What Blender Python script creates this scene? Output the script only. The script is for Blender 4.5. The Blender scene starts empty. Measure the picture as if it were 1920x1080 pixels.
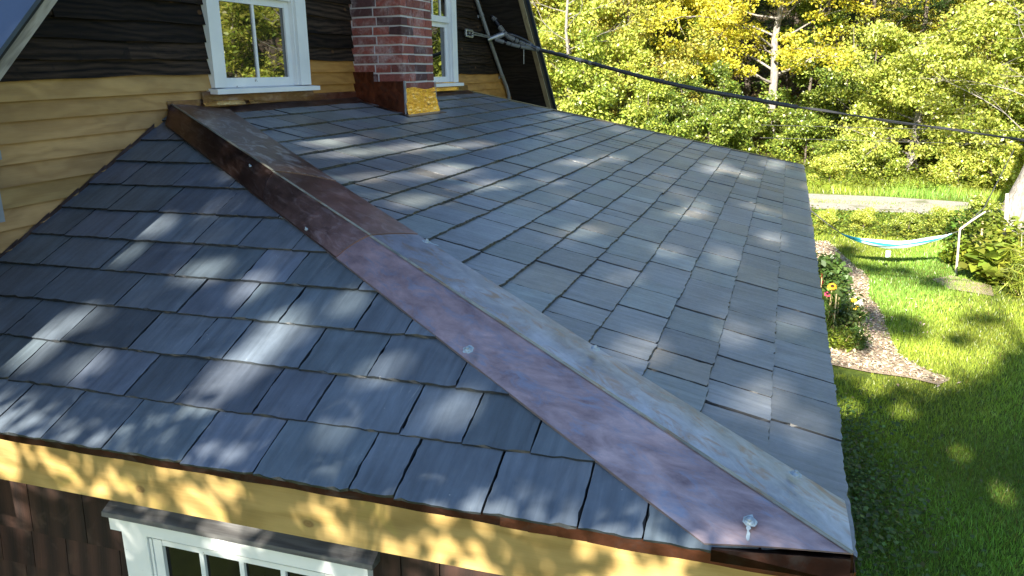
import bpy, math, random
import numpy as np
from mathutils import Vector, Matrix
R = math.radians
random.seed(7)
rng = np.random.default_rng(7)
scene = bpy.context.scene
col = scene.collection

# ------------------------------------------------------------------ camera, sky, sun, exposure
CAM = Vector((-1.7487, -3.1896, 1.1202))
YAW, PITCH, ROLL = 0.32796, 0.26291, -0.01478
fw = Vector((math.cos(YAW) * math.cos(PITCH), math.sin(YAW) * math.cos(PITCH), -math.sin(PITCH)))
rt = Vector((math.sin(YAW), -math.cos(YAW), 0))
up = rt.cross(fw)
r2 = math.cos(ROLL) * rt + math.sin(ROLL) * up
u2 = -math.sin(ROLL) * rt + math.cos(ROLL) * up
cd = bpy.data.cameras.new("camera")
cam = bpy.data.objects.new("camera", cd)
col.objects.link(cam)
cam.matrix_world = Matrix(((r2.x, u2.x, -fw.x, CAM.x), (r2.y, u2.y, -fw.y, CAM.y), (r2.z, u2.z, -fw.z, CAM.z), (0, 0, 0, 1)))
cd.sensor_width = 36
cd.lens = 28.15
cd.clip_start = 0.05
cd.clip_end = 2000
scene.camera = cam

SUN_EL, SUN_AZ = R(28), -0.08
SUN_D = Vector((math.cos(SUN_EL) * math.cos(SUN_AZ), math.cos(SUN_EL) * math.sin(SUN_AZ), -math.sin(SUN_EL)))
world = bpy.data.worlds.new("World")
scene.world = world
world.use_nodes = True
wn = world.node_tree
wn.nodes.clear()
sky = wn.nodes.new("ShaderNodeTexSky")
sky.sky_type = 'NISHITA'
sky.sun_disc = False
sky.sun_elevation = SUN_EL
sky.sun_rotation = math.atan2(-SUN_D.x, -SUN_D.y)
sky.air_density = 1.0
sky.dust_density = 0.3
sky.ozone_density = 2.5
bg = wn.nodes.new("ShaderNodeBackground")
bg.inputs['Strength'].default_value = 0.075
wo = wn.nodes.new("ShaderNodeOutputWorld")
wn.links.new(sky.outputs[0], bg.inputs[0])
wn.links.new(bg.outputs[0], wo.inputs[0])
sl = bpy.data.lights.new("sun", 'SUN')
sl.energy = 5.0
sl.angle = R(0.5)
sl.color = (1.0, 0.93, 0.80)
sun = bpy.data.objects.new("sun", sl)
col.objects.link(sun)
sun.rotation_euler = SUN_D.to_track_quat('-Z', 'Y').to_euler()
sun.location = (-20, 0, 14)
scene.view_settings.view_transform = 'Standard'
scene.view_settings.look = 'None'
scene.view_settings.gamma = 1
scene.view_settings.exposure = 2.12
scene.render.engine = 'CYCLES'
scene.cycles.use_denoising = True
scene.cycles.max_bounces = 8
scene.cycles.transparent_max_bounces = 8
scene.cycles.use_adaptive_sampling = True

# ------------------------------------------------------------------ materials
class NT:
    def __init__(self, name):
        self.m = bpy.data.materials.new(name)
        self.m.use_nodes = True
        self.t = self.m.node_tree
        self.t.nodes.clear()
        self.out = self.n('OutputMaterial')
        self.p = self.n('BsdfPrincipled')
        self.l(self.p.outputs[0], self.out.inputs[0])
    def n(self, kind, **kw):
        x = self.t.nodes.new('ShaderNode' + kind)
        for k, v in kw.items():
            setattr(x, k, v)
        return x
    def l(self, a, b):
        self.t.links.new(a, b)
    def src(self, v, sock):
        if hasattr(v, 'is_linked') or isinstance(v, bpy.types.NodeSocket):
            self.l(v, sock)
        else:
            sock.default_value = v
    def coord(self, which='Object', scale=(1, 1, 1)):
        if which == 'UV':
            c = self.n('UVMap').outputs[0]
        else:
            c = self.n('TexCoord').outputs[which]
        mp = self.n('Mapping')
        mp.inputs['Scale'].default_value = scale
        self.l(c, mp.inputs[0])
        return mp.outputs[0]
    def noise(self, vec, scale=5, detail=4, rough=0.55, dist=0.0):
        x = self.n('TexNoise')
        x.inputs['Scale'].default_value = scale
        x.inputs['Detail'].default_value = detail
        x.inputs['Roughness'].default_value = rough
        x.inputs['Distortion'].default_value = dist
        self.l(vec, x.inputs['Vector'])
        return x.outputs['Fac']
    def ramp(self, fac, stops):
        x = self.n('ValToRGB')
        e = x.color_ramp.elements
        while len(e) < len(stops):
            e.new(0.5)
        for k, (p, c) in enumerate(stops):
            e[k].position = p
            c = (c, c, c) if isinstance(c, (int, float)) else c
            e[k].color = (*c, 1)
        self.l(fac, x.inputs[0])
        return x.outputs[0]
    def mix(self, fac, a, b, mode='MIX'):
        x = self.n('Mix', data_type='RGBA', blend_type=mode)
        self.src(fac, x.inputs[0])
        for v, s in ((a, x.inputs[6]), (b, x.inputs[7])):
            if isinstance(v, tuple) and len(v) == 3:
                v = (*v, 1)
            self.src(v, s)
        return x.outputs[2]
    def math(self, op, a, b=0.0, c=None):
        x = self.n('Math', operation=op)
        self.src(a, x.inputs[0])
        self.src(b, x.inputs[1])
        if c is not None:
            self.src(c, x.inputs[2])
        return x.outputs[0]
    def attr(self, name='tone'):
        return self.n('Attribute', attribute_name=name).outputs['Color']
    def bump(self, h, strength=0.3, dist=0.01):
        x = self.n('Bump')
        x.inputs['Strength'].default_value = strength
        x.inputs['Distance'].default_value = dist
        self.l(h, x.inputs['Height'])
        self.l(x.outputs[0], self.p.inputs['Normal'])
    def base(self, c):
        if isinstance(c, tuple):
            c = (*c, 1)
        self.src(c, self.p.inputs['Base Color'])
    def set(self, **kw):
        for k, v in kw.items():
            self.src(v, self.p.inputs[{'rough': 'Roughness', 'metal': 'Metallic', 'spec': 'Specular IOR Level', 'ior': 'IOR', 'coat': 'Coat Weight', 'trans': 'Transmission Weight'}[k]])

MAT = {}
def plain(name, c, rough=0.6, metal=0.0, noise=0.0, nscale=20):
    t = NT(name)
    if noise:
        f = t.noise(t.coord(), nscale, 5)
        t.base(t.mix(f, tuple(x * (1 - noise) for x in c), tuple(min(1, x * (1 + noise)) for x in c)))
        t.bump(f, 0.15, 0.004)
    else:
        t.base(c)
    t.set(rough=rough, metal=metal)
    MAT[name] = t.m

def m_slate():
    t = NT('slate')
    uv = t.coord('UV')
    tone = t.attr()
    streak = t.noise(t.coord('UV', (34, 3.2, 1)), 1.0, 7, 0.62, 0.5)
    fine = t.noise(t.coord('UV', (60, 60, 60)), 1.0, 6, 0.7)
    cloud = t.noise(uv, 5.5, 5, 0.6, 0.6)
    c = t.mix(t.ramp(streak, [(0.3, 0.74), (0.7, 1.22)]), (0, 0, 0), tone, 'MULTIPLY')
    c = t.mix(1.0, tone, t.ramp(streak, [(0.28, 0.70), (0.5, 1.0), (0.74, 1.30)]), 'MULTIPLY')
    c = t.mix(1.0, c, t.ramp(cloud, [(0.3, 0.82), (0.72, 1.2)]), 'MULTIPLY')
    # pale scuffs and dust, thin and short
    sc = t.noise(t.coord('UV', (70, 9, 1)), 1.0, 3, 0.5, 1.2)
    spots = t.noise(uv, 3.2, 3, 0.5)
    scf = t.math('MULTIPLY', t.ramp(sc, [(0.66, 0.0), (0.78, 1.0)]), t.ramp(spots, [(0.5, 0.0), (0.68, 0.55)]))
    c = t.mix(scf, c, (0.30, 0.30, 0.29))
    vo = t.n('TexVoronoi')
    vo.inputs['Scale'].default_value = 26
    t.l(uv, vo.inputs['Vector'])
    dots = t.math('MULTIPLY', t.ramp(vo.outputs['Distance'], [(0.03, 1.0), (0.075, 0.0)]), t.ramp(cloud, [(0.52, 0.0), (0.6, 0.8)]))
    c = t.mix(dots, c, (0.36, 0.36, 0.34))
    t.base(c)
    t.set(rough=t.ramp(fine, [(0.3, 0.33), (0.7, 0.50)]), spec=0.55)
    h = t.math('ADD', t.math('MULTIPLY', streak, 0.8), t.math('MULTIPLY', fine, 0.35))
    h = t.math('ADD', h, t.math('MULTIPLY', cloud, 0.9))
    t.bump(h, 0.40, 0.004)
    MAT['slate'] = t.m

def m_copper(name, dark, light, patina, rough, bumpk=0.25, metal=0.92):
    t = NT(name)
    o = t.coord('UV')
    a = t.noise(o, 3.0, 6, 0.62, 0.9)
    b = t.noise(o, 11.0, 6, 0.66, 0.5)
    f = t.math('ADD', t.math('MULTIPLY', a, 0.6), t.math('MULTIPLY', b, 0.4))
    c = t.mix(t.ramp(f, [(0.36, 0.0), (0.64, 1.0)]), dark, light)
    pm = t.math('MULTIPLY', t.ramp(t.noise(t.coord('UV', (3.2, 4.6, 1)), 2.6, 6, 0.68, 0.9), [(0.50, 0.0), (0.66, 1.0)]), patina[1])
    c = t.mix(pm, c, patina[0])
    c = t.mix(1.0, c, t.attr(), 'MULTIPLY')
    t.base(c)
    fine = t.noise(o, 45.0, 6, 0.7, 0.3)
    t.set(metal=t.math('SUBTRACT', metal, t.math('MULTIPLY', pm, metal * 0.48)))
    t.set(rough=t.math('ADD', t.ramp(f, [(0.3, rough[0]), (0.7, rough[1])]), t.math('MULTIPLY', fine, 0.12)))
    t.bump(t.math('ADD', t.math('MULTIPLY', a, 1.0), t.math('MULTIPLY', fine, 0.12)), bumpk, 0.008)
    MAT[name] = t.m

def m_wood(name, dark, light, knot, rough=0.75, gscale=46, bumpk=0.4, knots=0.8, wave=2.2, stains=None, warpk=9.0, spec=0.35):
    """boards: UV x runs along the grain, y across it (metres, with a random offset per board)"""
    t = NT(name)
    uv = t.coord('UV')
    warp = t.noise(t.coord('UV', (1.6, 5.5, 1)), wave, 3, 0.5, 0.4)
    sep = t.n('SeparateXYZ')
    t.l(uv, sep.inputs[0])
    g = t.math('ADD', t.math('MULTIPLY', sep.outputs[1], gscale * 1.0), t.math('MULTIPLY', warp, warpk))
    g2 = t.math('ADD', t.math('MULTIPLY', t.math('SINE', t.math('MULTIPLY', g, 2.6)), 0.5), 0.5)
    fib = t.noise(t.coord('UV', (5, 170, 1)), 1.0, 5, 0.65)
    med = t.noise(t.coord('UV', (3.0, 48, 1)), 1.0, 5, 0.65, 0.6)
    f = t.math('ADD', t.math('MULTIPLY', g2, 0.45 if spec > .3 else 0.2), t.math('MULTIPLY', fib, 0.7 if spec > .3 else 0.45))
    if spec < .3: f = t.math('ADD', f, t.math('MULTIPLY', med, 0.5))
    c = t.mix(t.ramp(f, [(0.42, 0.0), (0.95, 1.0)] if spec < .3 else [(0.25, 0.0), (0.85, 1.0)]), dark, light)
    c = t.mix(1.0, c, t.attr(), 'MULTIPLY')
    big = t.noise(t.coord('UV', (1.3, 3.0, 1)), 1.3, 4, 0.6)
    c = t.mix(1.0, c, t.ramp(big, [(0.3, 0.72), (0.7, 1.25)]), 'MULTIPLY')
    vo = t.n('TexVoronoi')
    vo.voronoi_dimensions = '2D'
    vo.inputs['Scale'].default_value = 1.0
    t.l(t.coord('UV', (3.4, 5.2, 1)), vo.inputs['Vector'])
    sc = t.n('SeparateColor')
    t.l(vo.outputs['Color'], sc.inputs[0])
    some = t.math('LESS_THAN', sc.outputs[0], 0.4)
    k = t.math('MULTIPLY', t.ramp(vo.outputs['Distance'], [(0.05, 1.0), (0.10, 0.0)]), some)
    k2 = t.math('MULTIPLY', t.ramp(vo.outputs['Distance'], [(0.0, 1.0), (0.03, 0.7), (0.045, 1.0), (0.075, 0.0)]), some)
    c = t.mix(t.math('MULTIPLY', k2, knots), c, knot)
    if stains:
        s = t.noise(uv, 6.0, 4, 0.6, 0.5)
        c = t.mix(t.math('MULTIPLY', t.ramp(s, [(0.58, 0.0), (0.68, 1.0)]), stains[1]), c, stains[0])
    t.base(c)
    t.set(rough=rough, spec=spec)
    t.bump(t.math('ADD', f, t.math('MULTIPLY', k, 0.5)), bumpk, 0.004)
    MAT[name] = t.m

def m_paint():
    t = NT('white_paint')
    o = t.coord()
    a = t.noise(o, 9, 6, 0.7, 0.4)
    s = t.noise(t.coord('Object', (6, 6, 60)), 1.5, 5, 0.7)
    chip = t.math('MULTIPLY', t.ramp(a, [(0.655, 0.0), (0.675, 1.0)]), t.ramp(s, [(0.42, 0.0), (0.5, 1.0)]))
    c = t.mix(t.ramp(t.noise(o, 3, 4), [(0.3, 0.0), (0.7, 1.0)]), (0.66, 0.68, 0.69), (0.82, 0.82, 0.80))
    c = t.mix(chip, c, (0.16, 0.13, 0.10))
    t.base(c)
    t.set(rough=0.5)
    t.bump(t.math('SUBTRACT', a, t.math('MULTIPLY', chip, 0.5)), 0.2, 0.004)
    MAT['white_paint'] = t.m

def m_brick():
    t = NT('brick')
    o = t.coord()
    c = t.attr()
    n1 = t.noise(o, 55, 5, 0.7)
    c = t.mix(1.0, c, t.ramp(n1, [(0.3, 0.65), (0.7, 1.3)]), 'MULTIPLY')
    w = t.math('MULTIPLY', t.ramp(t.noise(o, 5.5, 6, 0.7, 0.6), [(0.48, 0.0), (0.72, 1.0)]), t.ramp(n1, [(0.35, 0.2), (0.6, 0.7)]))
    c = t.mix(w, c, (0.48, 0.42, 0.42))
    t.base(c)
    t.set(rough=0.85)
    t.bump(n1, 0.5, 0.006)
    MAT['brick'] = t.m
    t = NT('mortar')
    n1 = t.noise(t.coord(), 70, 5, 0.7)
    t.base(t.mix(n1, (0.46, 0.44, 0.46), (0.66, 0.64, 0.66)))
    t.set(rough=0.95)
    t.bump(n1, 0.6, 0.006)
    MAT['mortar'] = t.m

def m_glass():
    t = NT('window_glass')
    n = t.noise(t.coord('Object', (1, 1, 1)), 3.2, 2, 0.5)
    t.base((0.006, 0.008, 0.008))
    t.set(rough=0.015, ior=2.1, spec=0.75)
    t.bump(n, 0.05, 0.01)
    MAT['window_glass'] = t.m
    t = NT('dull_glass')
    t.base((0.006, 0.006, 0.006))
    t.set(rough=0.05, ior=1.45, spec=0.25)
    MAT['dull_glass'] = t.m

def m_leaf():
    t = NT('leaf')
    c = t.attr()
    dif = t.n('BsdfDiffuse')
    trn = t.n('BsdfTranslucent')
    gl = t.n('BsdfGlossy')
    gl.inputs['Roughness'].default_value = 0.42
    gl.inputs['Color'].default_value = (1, 1, 1, 1)
    t.l(c, dif.inputs[0])
    t.l(t.mix(1.0, c, (1.15, 1.1, 0.5), 'MULTIPLY'), trn.inputs[0])
    m1 = t.n('MixShader')
    m1.inputs[0].default_value = 0.42
    t.l(dif.outputs[0], m1.inputs[1])
    t.l(trn.outputs[0], m1.inputs[2])
    m2 = t.n('MixShader')
    m2.inputs[0].default_value = 0.035
    t.l(m1.outputs[0], m2.inputs[1])
    t.l(gl.outputs[0], m2.inputs[2])
    t.l(m2.outputs[0], t.out.inputs[0])
    MAT['leaf'] = t.m

def m_bark(name, a, b, rough=0.9):
    t = NT(name)
    o = t.coord('Object', (9, 9, 2.2))
    n = t.noise(o, 2.2, 7, 0.7, 0.5)
    l = t.noise(t.coord('Object', (1, 1, 1)), 1.8, 4, 0.6)
    c = t.mix(t.ramp(n, [(0.35, 0.0), (0.65, 1.0)]), a, b)
    c = t.mix(t.ramp(l, [(0.6, 0.0), (0.7, 0.5)]), c, (0.20, 0.22, 0.14))
    t.base(c)
    t.set(rough=rough)
    t.bump(n, 0.8, 0.03)
    MAT[name] = t.m

def m_ground():
    t = NT('lawn_soil')
    o = t.coord()
    n = t.noise(o, 0.7, 6, 0.6, 0.4)
    f = t.noise(o, 14, 6, 0.75)
    c = t.mix(t.ramp(n, [(0.35, 0.0), (0.65, 1.0)]), (0.080, 0.12, 0.016), (0.13, 0.17, 0.025))
    c = t.mix(1.0, c, t.ramp(f, [(0.3, 0.55), (0.7, 1.4)]), 'MULTIPLY')
    # leaf litter where the wood begins
    sep = t.n('SeparateXYZ')
    t.l(t.n('TexCoord').outputs['Object'], sep.inputs[0])
    w = t.math('ADD', t.math('MULTIPLY', sep.outputs[0], 0.25), t.math('MULTIPLY', n, 1.2))
    lit = t.ramp(t.math('SUBTRACT', w, 7.2), [(0.0, 0.0), (1.0, 1.0)])
    c2 = t.mix(t.ramp(f, [(0.35, 0.0), (0.65, 1.0)]), (0.04, 0.028, 0.015), (0.11, 0.075, 0.04))
    c = t.mix(lit, c, c2)
    t.base(c)
    t.set(rough=0.95, spec=0.2)
    t.bump(f, 0.7, 0.03)
    MAT['lawn_soil'] = t.m
    t = NT('gravel')
    o = t.coord()
    f = t.noise(o, 22, 8, 0.8)
    n = t.noise(o, 1.1, 5, 0.6)
    c = t.mix(t.ramp(f, [(0.3, 0.0), (0.7, 1.0)]), (0.19, 0.165, 0.135), (0.46, 0.42, 0.37))
    c = t.mix(t.ramp(n, [(0.55, 0.0), (0.66, 0.75)]), c, (0.10, 0.12, 0.03))
    t.base(c)
    t.set(rough=0.95)
    t.bump(f, 0.8, 0.03)
    MAT['gravel'] = t.m
    t = NT('mulch')
    o = t.coord()
    f = t.noise(t.coord('Object', (1, 1.7, 1)), 30, 6, 0.75, 0.8)
    c = t.mix(t.ramp(f, [(0.35, 0.0), (0.65, 1.0)]), (0.24, 0.18, 0.12), (0.50, 0.40, 0.28))
    t.base(c)
    t.set(rough=0.95)
    t.bump(f, 0.9, 0.03)
    MAT['mulch'] = t.m

def m_tone(name, rough=0.8, spec=0.3):
    t = NT(name)
    t.base(t.attr())
    t.set(rough=rough, spec=spec)
    MAT[name] = t.m

m_slate()
m_copper('copper_bright', (0.25, 0.185, 0.195), (0.72, 0.56, 0.55), ((0.26, 0.33, 0.46), 0.7), (0.32, 0.46), 0.25, 0.75)
m_copper('copper_stained', (0.17, 0.20, 0.26), (0.58, 0.63, 0.71), ((0.34, 0.20, 0.11), 0.8), (0.28, 0.44), 0.25, 0.5)
m_copper('copper_flux', (0.17, 0.11, 0.09), (0.32, 0.24, 0.21), ((0.55, 0.55, 0.55), 0.75), (0.24, 0.38))
m_copper('copper_brown', (0.11, 0.066, 0.052), (0.25, 0.155, 0.125), ((0.42, 0.36, 0.35), 0.25), (0.24, 0.34))
m_copper('copper_aged', (0.07, 0.028, 0.018), (0.22, 0.075, 0.042), ((0.06, 0.03, 0.025), 0.7), (0.25, 0.38))
m_copper('copper_polished', (0.80, 0.44, 0.12), (0.98, 0.62, 0.22), ((0.5, 0.3, 0.1), 0.1), (0.10, 0.16), 0.9)
m_wood('weathered_board', (0.003, 0.0022, 0.002), (0.060, 0.040, 0.027), (0.11, 0.055, 0.025), 0.7, 70, 0.5, 0.85, 0.9, ((0.006, 0.005, 0.005), 0.8), 10.0, 0.12)
m_wood('new_clapboard', (0.325, 0.188, 0.064), (0.425, 0.262, 0.098), (0.17, 0.09, 0.04), 0.62, 20, 0.10, 0.12, 1.4)
m_wood('fascia_pine', (0.27, 0.178, 0.056), (0.37, 0.255, 0.094), (0.13, 0.058, 0.02), 0.6, 14, 0.12, 0.75, 1.2, ((0.30, 0.24, 0.06), 0.45))
m_wood('cedar_shingle', (0.012, 0.007, 0.006), (0.045, 0.022, 0.016), (0.05, 0.03, 0.02), 0.8, 26, 0.4, 0.0, 0.6, ((0.09, 0.055, 0.04), 0.4), 2.0)
m_wood('grey_board', (0.20, 0.175, 0.15), (0.40, 0.36, 0.31), (0.30, 0.17, 0.08), 0.75, 30, 0.3, 0.9, 1.6)
m_wood('dark_board', (0.010, 0.008, 0.007), (0.030, 0.024, 0.020), (0.02, 0.012, 0.01), 0.75, 40, 0.5, 0.3, 1.6)
m_wood('tan_strip', (0.24, 0.20, 0.12), (0.36, 0.31, 0.20), (0.2, 0.12, 0.06), 0.75, 30, 0.3, 0.2, 1.6)
m_paint()
m_brick()
m_glass()
m_leaf()
m_bark('grey_bark', (0.10, 0.088, 0.075), (0.33, 0.30, 0.27))
m_bark('brown_bark', (0.05, 0.04, 0.032), (0.16, 0.13, 0.10))
m_bark('pale_bark', (0.11, 0.095, 0.08), (0.34, 0.31, 0.27))
m_ground()
m_tone('grass_blade', 0.7)
m_tone('chip', 0.9)
m_tone('petal', 0.7)
plain('dark_void', (0.012, 0.012, 0.012), 0.9)
plain('roof_metal', (0.045, 0.065, 0.11), 0.28, 0.3, 0.15, 8)
plain('conduit_grey', (0.24, 0.25, 0.26), 0.5, 0.0, 0.2, 30)
plain('cable_black', (0.022, 0.023, 0.026), 0.5, 0.0, 0.2, 30)
plain('tape_black', (0.018, 0.018, 0.022), 0.22)
plain('tape_grey', (0.16, 0.165, 0.18), 0.3, 0.0, 0.25, 60)
plain('galvanised', (0.36, 0.37, 0.38), 0.42, 0.7, 0.2, 60)
plain('washer_lead', (0.36, 0.42, 0.45), 0.45, 0.5, 0.3, 90)
plain('solder_white', (0.42, 0.50, 0.52), 0.6, 0.2, 0.25, 90)
plain('hammock_teal', (0.03, 0.34, 0.40), 0.65, 0.0, 0.1, 30)
plain('hammock_pale', (0.50, 0.66, 0.65), 0.65, 0.0, 0.1, 30)
plain('rope_dark', (0.04, 0.04, 0.04), 0.8)
plain('stone', (0.46, 0.43, 0.38), 0.9, 0.0, 0.35, 14)
plain('pale_pole', (0.46, 0.40, 0.33), 0.8, 0.0, 0.25, 30)
plain('bamboo', (0.55, 0.44, 0.22), 0.6, 0.0, 0.2, 30)
plain('eave_block', (0.42, 0.42, 0.40), 0.85, 0.0, 0.3, 20)

# ------------------------------------------------------------------ mesh helpers
class MB:
    def __init__(self):
        self.v = []; self.f = []; self.c = []; self.uv = []
    def poly(self, pts, c=(1, 1, 1), uv=None):
        i = len(self.v)
        self.v += [tuple(p) for p in pts]
        self.f.append(tuple(range(i, i + len(pts))))
        self.c.append(c)
        self.uv.append(uv if uv else [(p[0] + p[1], p[2]) for p in pts])
    def box(self, x0, x1, y0, y1, z0, z1, c=(1, 1, 1), along='x', uo=None):
        if uo is None: uo = (random.random() * 20, random.random() * 20)
        p = [(x, y, z) for z in (z0, z1) for y in (y0, y1) for x in (x0, x1)]
        self.hexa(p, c, along, uo)
    def hexa(self, p, c=(1, 1, 1), along='x', uo=(0, 0)):
        """8 points ordered x fastest, then y, then z"""
        ax = 'xyz'.index(along)
        for idx in ((0, 2, 3, 1), (4, 5, 7, 6), (0, 1, 5, 4), (2, 6, 7, 3), (0, 4, 6, 2), (1, 3, 7, 5)):
            q = [p[k] for k in idx]
            uv = []
            for a in q:
                o = [a[k] for k in range(3) if k != ax]
                uv.append((a[ax] + uo[0], o[0] + o[1] + uo[1]))
            self.poly(q, c, uv)
    def tube(self, pts, rad, n=8, c=(1, 1, 1), cap=True):
        pts = [Vector(p) for p in pts]
        if not hasattr(rad, '__len__'): rad = [rad] * len(pts)
        rings = []
        t0 = None
        for i, p in enumerate(pts):
            d = (pts[min(i + 1, len(pts) - 1)] - pts[max(i - 1, 0)]).normalized()
            if t0 is None:
                a = d.cross(Vector((0.3, 0.2, 1) if abs(d.z) < 0.9 else (1, 0, 0))).normalized()
            else:
                a = (t0 - d * t0.dot(d)).normalized()
            t0 = a
            b = d.cross(a)
            base = len(self.v)
            for k in range(n):
                w = 2 * math.pi * k / n
                self.v.append(tuple(p + (a * math.cos(w) + b * math.sin(w)) * rad[i]))
            rings.append(base)
        for r0, r1 in zip(rings, rings[1:]):
            for k in range(n):
                k2 = (k + 1) % n
                self.f.append((r0 + k, r0 + k2, r1 + k2, r1 + k)); self.c.append(c)
                self.uv.append([(self.v[q][2], k / n) for q in self.f[-1]])
        if cap:
            for r in (rings[0], rings[-1]):
                self.f.append(tuple(range(r, r + n))); self.c.append(c)
                self.uv.append([(0, 0)] * n)
    def build(self, name, mat, parent=None, smooth=False):
        me = bpy.data.meshes.new(name)
        me.from_pydata(self.v, [], self.f)
        cl = me.color_attributes.new('tone', 'FLOAT_COLOR', 'CORNER')
        ca = []; ua = []
        for f, c, u in zip(self.f, self.c, self.uv):
            for k in range(len(f)):
                ca += (c[0], c[1], c[2], 1.0)
                ua += (u[k][0], u[k][1])
        cl.data.foreach_set('color', ca)
        ul = me.uv_layers.new(name='UVMap')
        ul.data.foreach_set('uv', ua)
        me.materials.append(MAT[mat])
        if smooth:
            me.polygons.foreach_set('use_smooth', [True] * len(me.polygons))
        me.update()
        return link(name, me, parent)

def link(name, me, parent=None):
    o = bpy.data.objects.new(name, me)
    col.objects.link(o)
    if parent:
        o.parent = parent
        o.matrix_parent_inverse = Matrix.Identity(4)
        q, off = parent, Vector((0, 0, 0))
        while q:
            off += q.location
            q = q.parent
        o.location = -off if me is not None and not parent.get('local') else (0, 0, 0)
    return o

def empty(name, loc=(0, 0, 0), label=None, cat=None, group=None, local=False):
    o = bpy.data.objects.new(name, None)
    o.location = loc
    o.empty_display_size = 0.2
    col.objects.link(o)
    if local: o['local'] = 1
    tag(o, label, cat, group)
    return o

def tag(o, label=None, cat=None, group=None, kind=None):
    if label: o['label'] = label
    if cat: o['category'] = cat
    if group: o['group'] = group
    if kind: o['kind'] = kind
    return o

def raw_mesh(name, verts, tris_or_quads, n, cols, mat):
    """big meshes from numpy arrays; cols per vertex"""
    me = bpy.data.meshes.new(name)
    verts = np.asarray(verts, np.float32).reshape(-1, 3)
    f = np.asarray(tris_or_quads, np.int32).reshape(-1, n)
    me.vertices.add(len(verts))
    me.vertices.foreach_set('co', verts.ravel())
    me.loops.add(f.size)
    me.loops.foreach_set('vertex_index', f.ravel())
    me.polygons.add(len(f))
    me.polygons.foreach_set('loop_start', np.arange(0, f.size, n, dtype=np.int32))
    cl = me.color_attributes.new('tone', 'FLOAT_COLOR', 'POINT')
    ca = np.ones((len(verts), 4), np.float32)
    ca[:, :3] = cols
    cl.data.foreach_set('color', ca.ravel())
    me.materials.append(MAT[mat])
    me.update(calc_edges=True)
    return me

# ------------------------------------------------------------------ dimensions of the house (metres; z = 0 at the slate eaves)
D = 3.4
SL, SR = 0.48766, 0.27161
H = SR * D
XA = H / SL
WE, WW = 8.27, 6.21               # far rake at the eave and at the wall
EL, ER = 0.20125, 0.20623
aL, aR = math.atan(SL), math.atan(SR)
ZG = -2.45

house = empty('house', (4, 0, ZG), 'wood-sided house with a brick chimney, white windows and a copper-capped slate lean-to roof', 'house')
wall = lambda: None

# ---- slates -------------------------------------------------------
def clip(poly, a, b, c):
    """keep a*u + b*s + c >= 0"""
    out = []
    n = len(poly)
    for i in range(n):
        p, q = poly[i], poly[(i + 1) % n]
        dp, dq = a * p[0] + b * p[1] + c, a * q[0] + b * q[1] + c
        if dp >= 0: out.append(p)
        if (dp >= 0) != (dq >= 0):
            t = dp / (dp - dq)
            out.append((p[0] + (q[0] - p[0]) * t, p[1] + (q[1] - p[1]) * t))
    return out

def slate(mb, frame, u0, u1, s0, e, clips, tone, lift=0.0, thick=1.0, gap=1.0):
    g = random.uniform(0.0006, 0.002) * gap
    skew = random.gauss(0, 0.0022)
    poly = [(u0 + g, s0 + random.gauss(0, 0.0018)), (u1 - g, s0 + random.gauss(0, 0.0018) + skew), (u1 - g, s0 + e * 1.2), (u0 + g, s0 + e * 1.2)]
    for cl in clips:
        poly = clip(poly, *cl)
        if len(poly) < 3: return
    cx = sum(p[0] for p in poly) / len(poly); cy = sum(p[1] for p in poly) / len(poly)
    outl = []
    n = len(poly)
    for i in range(n):
        p, q = poly[i], poly[(i + 1) % n]
        L = math.hypot(q[0] - p[0], q[1] - p[1])
        m = max(1, int(L / 0.022))
        bottom = abs(p[1] - s0) < 0.02 and abs(q[1] - s0) < 0.02
        nx, ny = -(q[1] - p[1]) / max(L, 1e-6), (q[0] - p[0]) / max(L, 1e-6)
        if nx * (cx - p[0]) + ny * (cy - p[1]) < 0: nx, ny = -nx, -ny
        ph = random.random() * 9
        for k in range(m):
            t = k / m
            corner = 0.004 * (1 if (k == 0 and bottom) else 0)
            w = 0.0008 + abs(random.gauss(0, 0.0010))
            if random.random() < (0.26 if bottom else 0.08): w += random.uniform(0.001, 0.005)
            jag = random.gauss(0, 0.0011 if bottom else 0.0007) + 0.0005 * math.sin(ph + t * 11) + corner
            if s0 + e * 1.15 < p[1] + (q[1] - p[1]) * t: w = jag = 0
            outl.append((p[0] + (q[0] - p[0]) * t + nx * jag, p[1] + (q[1] - p[1]) * t + ny * jag, nx * w, ny * w))
    th = random.uniform(0.0055, 0.0085) * thick
    tl = random.gauss(0, 0.0009)
    wd = max(u1 - u0, 0.05)
    def hgt(u, s, top):
        b = 0.0105 * (1 - (s - s0) / e) + lift + tl * (u - u0) / wd
        return 0.004 + b + (th if top else 0)
    top = [frame(u + dx, s + dy, hgt(u, s, True)) for u, s, dx, dy in outl]
    bot = [frame(u, s, hgt(u, s, False)) for u, s, dx, dy in outl]
    ro = (random.random() * 30, random.random() * 30)
    fl = -1 if random.random() < 0.5 else 1
    uvs = [(fl * (u - u0) + ro[0], s + ro[1]) for u, s, _, _ in outl]
    mb.poly(top, tone, uvs)
    ed = tuple(x * 0.16 for x in tone)  # broken edges, darkened further for the shade in the gaps
    for i in range(len(outl)):
        j = (i + 1) % len(outl)
        mb.poly([bot[i], bot[j], top[j], top[i]], ed, [uvs[i], uvs[j], uvs[j], uvs[i]])

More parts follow.
